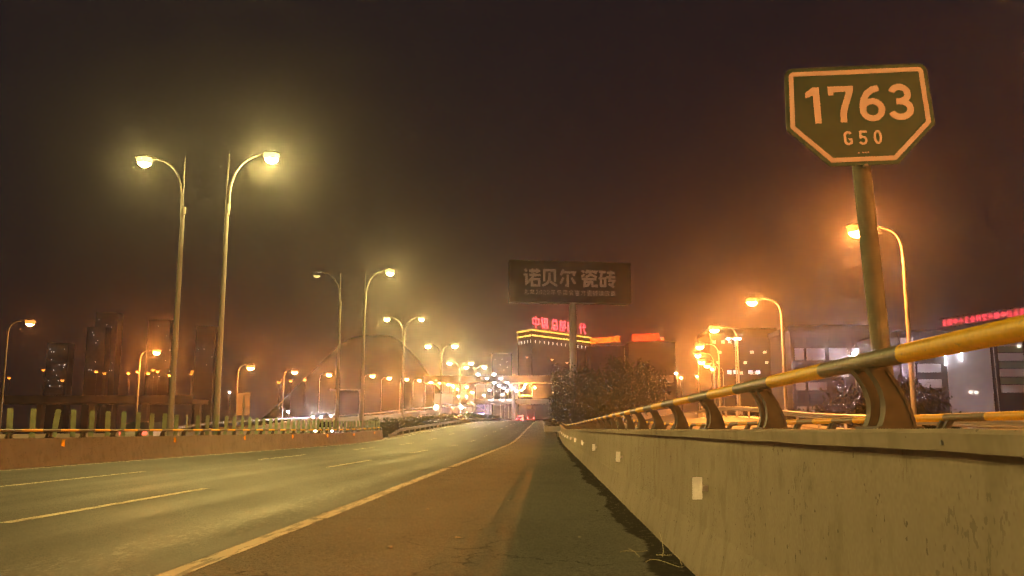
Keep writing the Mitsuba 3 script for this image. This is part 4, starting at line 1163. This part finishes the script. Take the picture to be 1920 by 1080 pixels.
for x in (-25.5, -21, -17.4):
    part('overpass_001', 'lamp', ply(box(x, x + 2.2, 383.3, 383.5, 13.3, 13.7), 'lens_glass', emit=np.array([1, 0.95, 0.88]) * 9, weight=0.2))
tag('glow_frame', 'orange-lit concrete frame under the far overpass, its light put in as glowing bars', 'concrete frame')  # sodium light on concrete, put in as bars that glow themselves
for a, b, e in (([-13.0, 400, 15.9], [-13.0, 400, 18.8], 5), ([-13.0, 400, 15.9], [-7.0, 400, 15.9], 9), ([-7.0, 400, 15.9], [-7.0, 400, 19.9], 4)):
    part('glow_frame', 'painted_glow', ply(tube([a, b], 0.26, 6), 'lens_glass', emit=np.array([1, 0.42, 0.04]) * e, weight=0.1))

# sign gantries and the back of a sign on the left ramp
tag('sign_gantry', 'tall grey cantilever gantry standing beside the left ramp', 'gantry')
part('sign_gantry', 'column', ply(tube([[-30.0, 142, LZ(142) - 1], [-30.0, 142, 7.4]], 0.22, 12), 'galvanised', 50))
part('sign_gantry', 'arm', ply(tube([[-30.0, 142, 7.25], [-35.0, 142, 7.35]], 0.13, 8), 'galvanised', 50))
tag('road_sign', 'back of a tall rectangular road sign by the left ramp', 'road sign')
part('road_sign', 'panel', ply(box(-38.75, -37.1, 110.0, 110.05, 2.75, 5.55), 'panel_back'))
part('road_sign', 'post', ply(tube([[-37.95, 109.9, -1], [-37.95, 109.9, 5.2]], 0.09, 10), 'galvanised', 50))
tag('road_sign_001', 'pale overhead sign frame beside the short post lamps, in haze', 'road sign')
part('road_sign_001', 'panel', ply(box(-25.6, -21.3, 200, 200.15, 6.6, 9.0), 'panel_back'))
for x in (-25.4, -21.5):
    part('road_sign_001', 'post', ply(tube([[x, 200.3, Z(200) - 1], [x, 200.3, 8.9]], 0.12, 8), 'galvanised', 50))

# ---------------------------------------------------------------- trees, bushes and the hedge in the median
def leaves(n, centre, radii, size, seed, clumps=26):
    """Leaf-sized faces gathered in clumps through the crown's volume."""
    r = np.random.default_rng(seed)
    d = r.normal(size=(clumps, 3))
    d /= np.linalg.norm(d, axis=1, keepdims=True)
    cc = d * (r.random((clumps, 1)) ** 0.45) * 0.80
    cs = 0.13 + 0.21 * r.random(clumps)
    which = r.integers(0, clumps, n)
    p = cc[which] + r.normal(size=(n, 3)) * cs[which][:, None] * 0.62
    p = p * np.array(radii) + np.array(centre)
    a = r.normal(size=(n, 3))
    a /= np.linalg.norm(a, axis=1, keepdims=True)
    b = np.cross(a, r.normal(size=(n, 3)))
    b /= np.linalg.norm(b, axis=1, keepdims=True)
    s = size * (0.6 + 0.8 * r.random((n, 1)))
    v = np.stack([p + a * s, p + b * s * 0.5, p - a * s, p - b * s * 0.5], 1).reshape(-1, 3)
    i = np.arange(n)[:, None] * 4
    return M(v, np.vstack([i + [0, 1, 2], i + [0, 2, 3]]))


def trunk_mesh(h, r0, seed):
    r = np.random.default_rng(seed)
    pts = [[0.05 * h * 0.2 * r.normal(), 0.05 * h * 0.2 * r.normal(), h * t] for t in np.linspace(0, 0.8, 6)]
    pts[0] = [0, 0, 0]
    ms = [tube(pts, np.linspace(r0, r0 * 0.35, 6), 8)]
    for k in range(5):
        q = np.array(pts[2 + k % 4])
        a = r.uniform(0, 2 * math.pi)
        e = q + [math.cos(a) * h * 0.24, math.sin(a) * h * 0.24, h * 0.22]
        ms.append(tube([q, (q + e) / 2 + [0, 0, 0.03 * h], e], [r0 * 0.4, r0 * 0.28, r0 * 0.12], 6))
    return join(*ms)


CROWNS = [(ply(leaves(5200, (0, 0, 0.64), (0.36, 0.36, 0.40), 0.021, 11 + s, 21), 'leaf_dark'), ply(trunk_mesh(1.0, 0.022, 40 + s), 'bark', 50)) for s in range(3)]


def tree(x, y, z, h, spread, label, group, k=0, leaf=None):
    key = numbered('tree')
    tag(key, label, 'tree', group)
    c, t = CROWNS[k % 3]
    tw = T().translate([x, y, z]).rotate([0, 0, 1], 67.0 * k).scale([h * spread, h * spread, h])
    part(key, 'trunk', {**t, 'to_world': tw})
    part(key, 'crown', {**(c if leaf is None else {**c, 'bsdf': ref(leaf)}), 'to_world': tw})


GA = 'dark trees between the road and the ramp'
mass = [(1.9, 112, -1.0, 6.2, 0.9), (3.0, 126, -0.5, 7.2, 0.85), (2.4, 150, 0.5, 7.6, 0.85), (7.0, 150, -1.0, 14.0, 0.75), (11.5, 158, -1.0, 15.2, 0.8), (16.0, 166, -1.0, 14.8, 0.8),
        (8.8, 134, -1.5, 11.5, 0.8), (13.2, 140, -1.5, 11.0, 0.8), (20.5, 178, -1.0, 13.0, 0.85), (5.0, 178, 0.5, 14.0, 0.8)]
where = ['lowest grey-green tree just behind the turned guardrail end', 'grey-green tree second behind the guardrail end', 'grey-green tree third behind the guardrail end', 'tall dark tree just right of the billboard column',
         'tallest dark tree below the orange roof lettering', 'tall dark tree below the four red characters', 'middle dark tree in front of the tall ones', 'dark tree in front, left of the ramp lamps',
         'dark tree at the right end of the group, beside the ramp lamps', 'dark tree behind the billboard column']
for i, (x, y, z, h, s) in enumerate(mass):
    tree(x, y, z, h, s, where[i], GA, i)
GB = 'dark trees in front of the right-hand buildings'
for i, (x, y, h, s) in enumerate([(25.0, 92, 9.4, 0.9), (27.6, 88, 9.8, 0.95), (31.6, 88, 12.9, 0.85), (33.8, 86, 12.4, 0.85), (36.8, 92, 10.4, 0.9), (39.4, 95, 9.4, 0.9), (43.0, 96, 8.0, 0.95), (22.5, 94, 9.0, 0.9)]):
    tree(x, y, -6.2, h, s, f'dark tree in front of the right-hand buildings, {ORD[i]}' if i < 7 else 'dark tree behind the right ramp guardrail, below the flood mast', GB, i + 1)

BUSH = [ply(leaves(2600, (0, 0, 0.5), (0.55, 0.55, 0.50), 0.040, 71 + s, 22), 'leaf_mid') for s in range(3)]
GC = 'bushes between the road and the ramp'
for i, (x, y, z, h) in enumerate([(2.55, 47, -1.2, 3.4), (2.9, 52, -1.2, 4.0), (2.5, 57, -1.2, 4.2), (3.0, 62, -1.2, 4.8), (2.5, 67, -1.2, 4.8), (3.2, 72, -1.2, 5.6), (2.6, 78, -1.2, 5.4), (3.4, 84, -1.0, 6.2),
                                  (2.7, 91, -0.8, 6.0), (4.2, 96, -0.8, 6.6), (5.6, 104, -0.5, 6.8), (7.6, 112, -0.5, 7.0)]):
    key = numbered('bush')
    put(key, moved(BUSH[i % 3], x if y > 92 else 3.05, y, z, rz=50 * i, s=(h * 0.75 if y > 92 else 1.9), sz=h), f'leafy bush beyond the concrete barrier, {ORD[i]} nearest in the row', 'bush', GC)

hm = []
r = np.random.default_rng(5)
hy_ = np.arange(79.5, 300, 1.1)
for y in hy_:
    n = 90 if y < 140 else 45
    p = np.stack([r.uniform(-16.3, -15.2, n), y + r.uniform(0, 1.1, n), Z(y) + 0.1 + (1.45 + 0.22 * math.sin(y * 0.8) + 0.15 * math.sin(y * 2.1)) * r.random(n) ** 0.6], 1)
    a = r.normal(size=(n, 3))
    a /= np.linalg.norm(a, axis=1, keepdims=True)
    b = np.cross(a, r.normal(size=(n, 3)))
    b /= np.linalg.norm(b, axis=1, keepdims=True)
    s = (0.10 if y < 140 else 0.16) * (0.6 + 0.8 * r.random((n, 1)))
    v = np.stack([p + a * s, p + b * s * 0.6, p - a * s, p - b * s * 0.6], 1).reshape(-1, 3)
    i_ = np.arange(n)[:, None] * 4
    hm.append(M(v, np.vstack([i_ + [0, 1, 2], i_ + [0, 2, 3]])))
core = sweep([(-16.1, 0), (-15.4, 0), (-15.45, 1.2), (-16.05, 1.2)], list(np.arange(79.5, 300, 4.0)), zoff=Z)
put('hedge', ply(join(*hm), 'leaf_hedge'), 'long clipped hedge in the median behind the steel guardrail', 'hedge', kind='stuff')
put('hedge__stems', ply(core, 'hill_green'))

# ---------------------------------------------------------------- traffic
def side_prism(poly, width):
    """A side view (y along the car, z up) given its width along x."""
    m = prism(poly, width)
    v = np.array(m.vertices)
    m = M(np.stack([v[:, 2] - width / 2, v[:, 0], v[:, 1]], 1), m.faces)
    trimesh.repair.fix_normals(m)
    return m


WHEEL = ply(join(trimesh.creation.cylinder(0.32, 0.22, 24, transform=trimesh.transformations.rotation_matrix(math.pi / 2, [0, 1, 0]))), 'rubber', 40)
RIM = ply(trimesh.creation.cylinder(0.19, 0.235, 16, transform=trimesh.transformations.rotation_matrix(math.pi / 2, [0, 1, 0])), 'galvanised', 40)
TAIL = np.array([1.0, 0.035, 0.03])
HEAD = np.array([1.0, 0.93, 0.82])


def glow_plate(x0, x1, y, z0, z1, front):
    """A lamp's glass: one face, looking ahead (front) or back."""
    v = [[x0, y, z0], [x1, y, z0], [x1, y, z1], [x0, y, z1]]
    m = M(v, [[0, 1, 2], [0, 2, 3]])
    if front:
        m.invert()
    return m


def vehicle(kind, x, y, z, away, label, paint, tail=30.0, head=900.0, category=None, group=None, extra=()):
    key = numbered(kind)
    tag(key, label, category or kind.replace('_', ' '), group)
    if kind == 'car':
        w, L = 1.78, 4.5
        body = Polygon([(0.05, 0.35), (0, 0.75), (0.12, 0.98), (0.75, 1.02), (3.2, 0.98), (4.35, 0.80), (4.5, 0.55), (4.42, 0.32)]).buffer(0.04)
        cabin = Polygon([(0.45, 1.0), (0.95, 1.44), (2.35, 1.46), (3.25, 0.98)]).buffer(0.03)
        wy, wr, hz, hw = (0.85, 3.6), 1.0, 0.72, 0.66
    elif kind == 'van':
        w, L = 1.9, 5.2
        body = Polygon([(0, 0.35), (0, 1.2), (0.06, 2.1), (0.3, 2.2), (3.7, 2.18), (4.5, 1.25), (5.15, 1.0), (5.2, 0.4)]).buffer(0.04)
        cabin = Polygon([(3.1, 1.35), (3.15, 2.0), (3.72, 2.02), (4.4, 1.3)])
        wy, wr, hz, hw = (0.95, 4.2), 1.05, 0.8, 0.74
    else:
        w, L = 2.45, 9.0
        body = Polygon([(0, 0.95), (0, 3.9), (6.8, 3.9), (6.8, 0.95)]).buffer(0.04)
        cabin = Polygon([(7.0, 0.6), (7.0, 2.9), (8.4, 2.9), (8.95, 1.8), (9.0, 0.6)]).buffer(0.03)
        wy, wr, hz, hw = (1.2, 2.4, 7.9), 1.55, 1.05, 0.95
    base = T().translate([x, y, z]) if away else T().translate([x, y, z]).rotate([0, 0, 1], 180.0)

    def at(d, *t, s=1.0):
        return {**d, 'to_world': base.translate([float(q) for q in t]).scale(s)}
    part(key, 'body', {**ply(side_prism(body, w), paint if kind != 'truck' else 'tarpaulin', 40), 'to_world': base})
    part(key, 'cab' if kind == 'truck' else 'windows', {**ply(side_prism(cabin, w * 0.94 if kind != 'van' else w + 0.02), 'window_dark' if kind != 'truck' else paint, 40), 'to_world': base})
    for yy in wy:
        for s in (-1, 1):
            wk = part(key, 'wheel', at(WHEEL, s * (w / 2 - 0.12), yy, 0.32 * wr, s=wr))
            part(wk, 'rim', at(RIM, s * (w / 2 - 0.12), yy, 0.32 * wr, s=wr))
    for s in (-1, 1):
        tz = hz + 0.12
        part(key, 'tail_light', {**ply(glow_plate(s * hw - 0.17, s * hw + 0.17, -0.07, tz - 0.11, tz + 0.13, False), 'lens_glass', emit=TAIL * tail, weight=0.12), 'to_world': base})
        part(key, 'headlight', {**ply(glow_plate(s * hw - 0.12, s * hw + 0.12, L + 0.09, hz - 0.08, hz + 0.08, True), 'lens_glass', emit=HEAD * head, weight=3.0 if not away else 0.3), 'to_world': base})
    if kind == 'truck':
        part(key, 'chassis', {**ply(box(-0.9, 0.9, 0.1, 8.9, 0.55, 0.94), 'car_dark'), 'to_world': base})
    for nm, bx, em, wgt in extra:
        part(key, nm, {**ply(box(*bx) if nm == 'light_bar' else glow_plate(bx[0], bx[1], bx[3] if bx[2] > 1 else bx[2], bx[4], bx[5], bx[2] > 1), 'lens_glass', emit=em, weight=wgt), 'to_world': base})
    return key


vehicle('truck', -5.55, 285, Z(285), True, 'dark box truck with red tail lights, right-hand of two vehicles ahead', 'car_dark', tail=70)
vehicle('car', -9.0, 276, Z(276), True, 'car with red tail lights in the lane left of the dark truck', 'car_dark', tail=70)
vehicle('van', -9.3, 300, Z(300), True, 'taller vehicle ahead of the red-lit car, high red lights', 'car_pale', tail=12,
        extra=[('marker_light', (-0.85, -0.55, -0.1, -0.05, 2.0, 2.2), TAIL * 20, 0.1), ('marker_light', (0.55, 0.85, -0.1, -0.05, 2.0, 2.2), TAIL * 20, 0.1)])
GOC = 'oncoming vehicles beyond the median'
vehicle('car', -37.3, 148, LZ(148), False, 'oncoming car on the left ramp with the most dazzling headlights', 'car_dark', head=2600, group=GOC)
vehicle('car', -37.4, 155, LZ(155), False, 'second oncoming car close behind the dazzling one on the left ramp', 'car_dark', head=1500, group=GOC)
vehicle('car', -19.0, 80, Z(80), False, 'oncoming car, one headlight showing just above the median barrier', 'car_pale', head=500, group=GOC)
vehicle('car', -24.4, 52, Z(52), True, 'pale parked car half hidden behind the median barrier', 'car_pale', tail=3.0, head=0.5)
vehicle('van', -20.0, 270, Z(270), False, 'emergency van with a blue light bar far beyond the median', 'car_pale', head=60, category='emergency van',
        extra=[('light_bar', (-0.75, 0.75, 2.6, 2.9, 2.26, 2.46), np.array([0.25, 0.22, 1.0]) * 190, 0.6)])

# ---------------------------------------------------------------- litter on the shoulder
GS = 'dry straws at the foot of the wall'
straws = [([(0.615, 7.95), (0.70, 7.90), (0.78, 7.95), (0.86, 8.05)], 'longest dry straw lying away from the wall'), ([(0.70, 8.1), (0.72, 7.85), (0.745, 7.60)], 'short straw crossing the longest straw'),
          ([(0.77, 7.35), (0.88, 7.36), (0.98, 7.15), (1.05, 7.2)], 'pale bent straw nearest the camera'), ([(0.90, 7.75), (0.97, 7.65), (1.03, 7.75)], 'straw lying against the wall foot'),
          ([(0.93, 7.6), (1.0, 8.1), (1.045, 8.7)], 'thin straw leaning up along the wall'), ([(1.03, 7.2), (1.05, 7.5), (1.055, 7.8)], 'straw tucked along the wall foot')]
for i, (pts, lab) in enumerate(straws):
    z = [0.008, 0.012, 0.008, 0.010, 0.02, 0.009][i]
    P = np.array([[a, b, z + (0.012 if j == 1 else 0.004 * j * (i == 4) * 8)] for j, (a, b) in enumerate(pts)])
    from scipy.interpolate import CubicSpline
    t = np.linspace(0, 1, len(P))
    Q = CubicSpline(t, P)(np.linspace(0, 1, 16))
    Q[:, 2] = np.maximum(Q[:, 2], 0.006)
    put(numbered('straw'), ply(tube(Q, np.linspace(0.0042, 0.0022, 16), 6), 'straw_dry', 50), lab, 'straw', GS)
GP = 'small stones on the shoulder'
peb = [(-1.42, 8.15, 0.022, 'largest pale stone on the brown shoulder, left of the paper scrap'), (-0.72, 9.6, 0.018, 'pale stone on the shoulder just beyond the paper scrap'), (-1.9, 9.6, 0.014, 'small stone on the shoulder close to the painted edge line'),
       (0.30, 9.0, 0.014, 'small stone on the shaded strip of the shoulder, nearest the straws'), (-1.6, 12.0, 0.018, 'farther pale stone on the lit shoulder near the edge line'), (-0.6, 13.5, 0.016, 'farthest small stone on the shoulder, in the rail shadow')]
for i, (x, y, s, lab) in enumerate(peb):
    m = trimesh.creation.icosphere(1, radius=s)
    m.vertices *= 1 + 0.5 * (meshkit.noise(np.array(m.vertices) * 60 + i * 7)[:, None] - 0.5)
    m.vertices *= [1.2, 0.9, 0.65]
    m.apply_translation([x, y, s * 0.5])
    put(numbered('pebble'), ply(m, 'grit_pale'), lab, 'pebble', GP)
scrap = M([[0, 0, 0.006], [0.075, 0.01, 0.018], [0.085, 0.06, 0.008], [0.01, 0.055, 0.02]], [[0, 1, 2], [0, 2, 3]])
scrap.apply_translation([-0.92, 8.85, 0])
put('paper_scrap', ply(scrap, 'straw_dry'), 'small pale scrap of paper lying on the shoulder', 'scrap')

# ---------------------------------------------------------------- the night haze
scene['haze'] = {'type': 'cube', 'to_world': T().translate([0.0, 600.0, 102.0]).scale([960.0, 900.0, 113.0]), 'bsdf': {'type': 'null'}, 'interior': {'type': 'ref', 'id': 'haze_air'}}
labels['haze'] = {'label': 'brown night haze hanging over the whole road', 'category': 'haze', 'kind': 'stuff'}
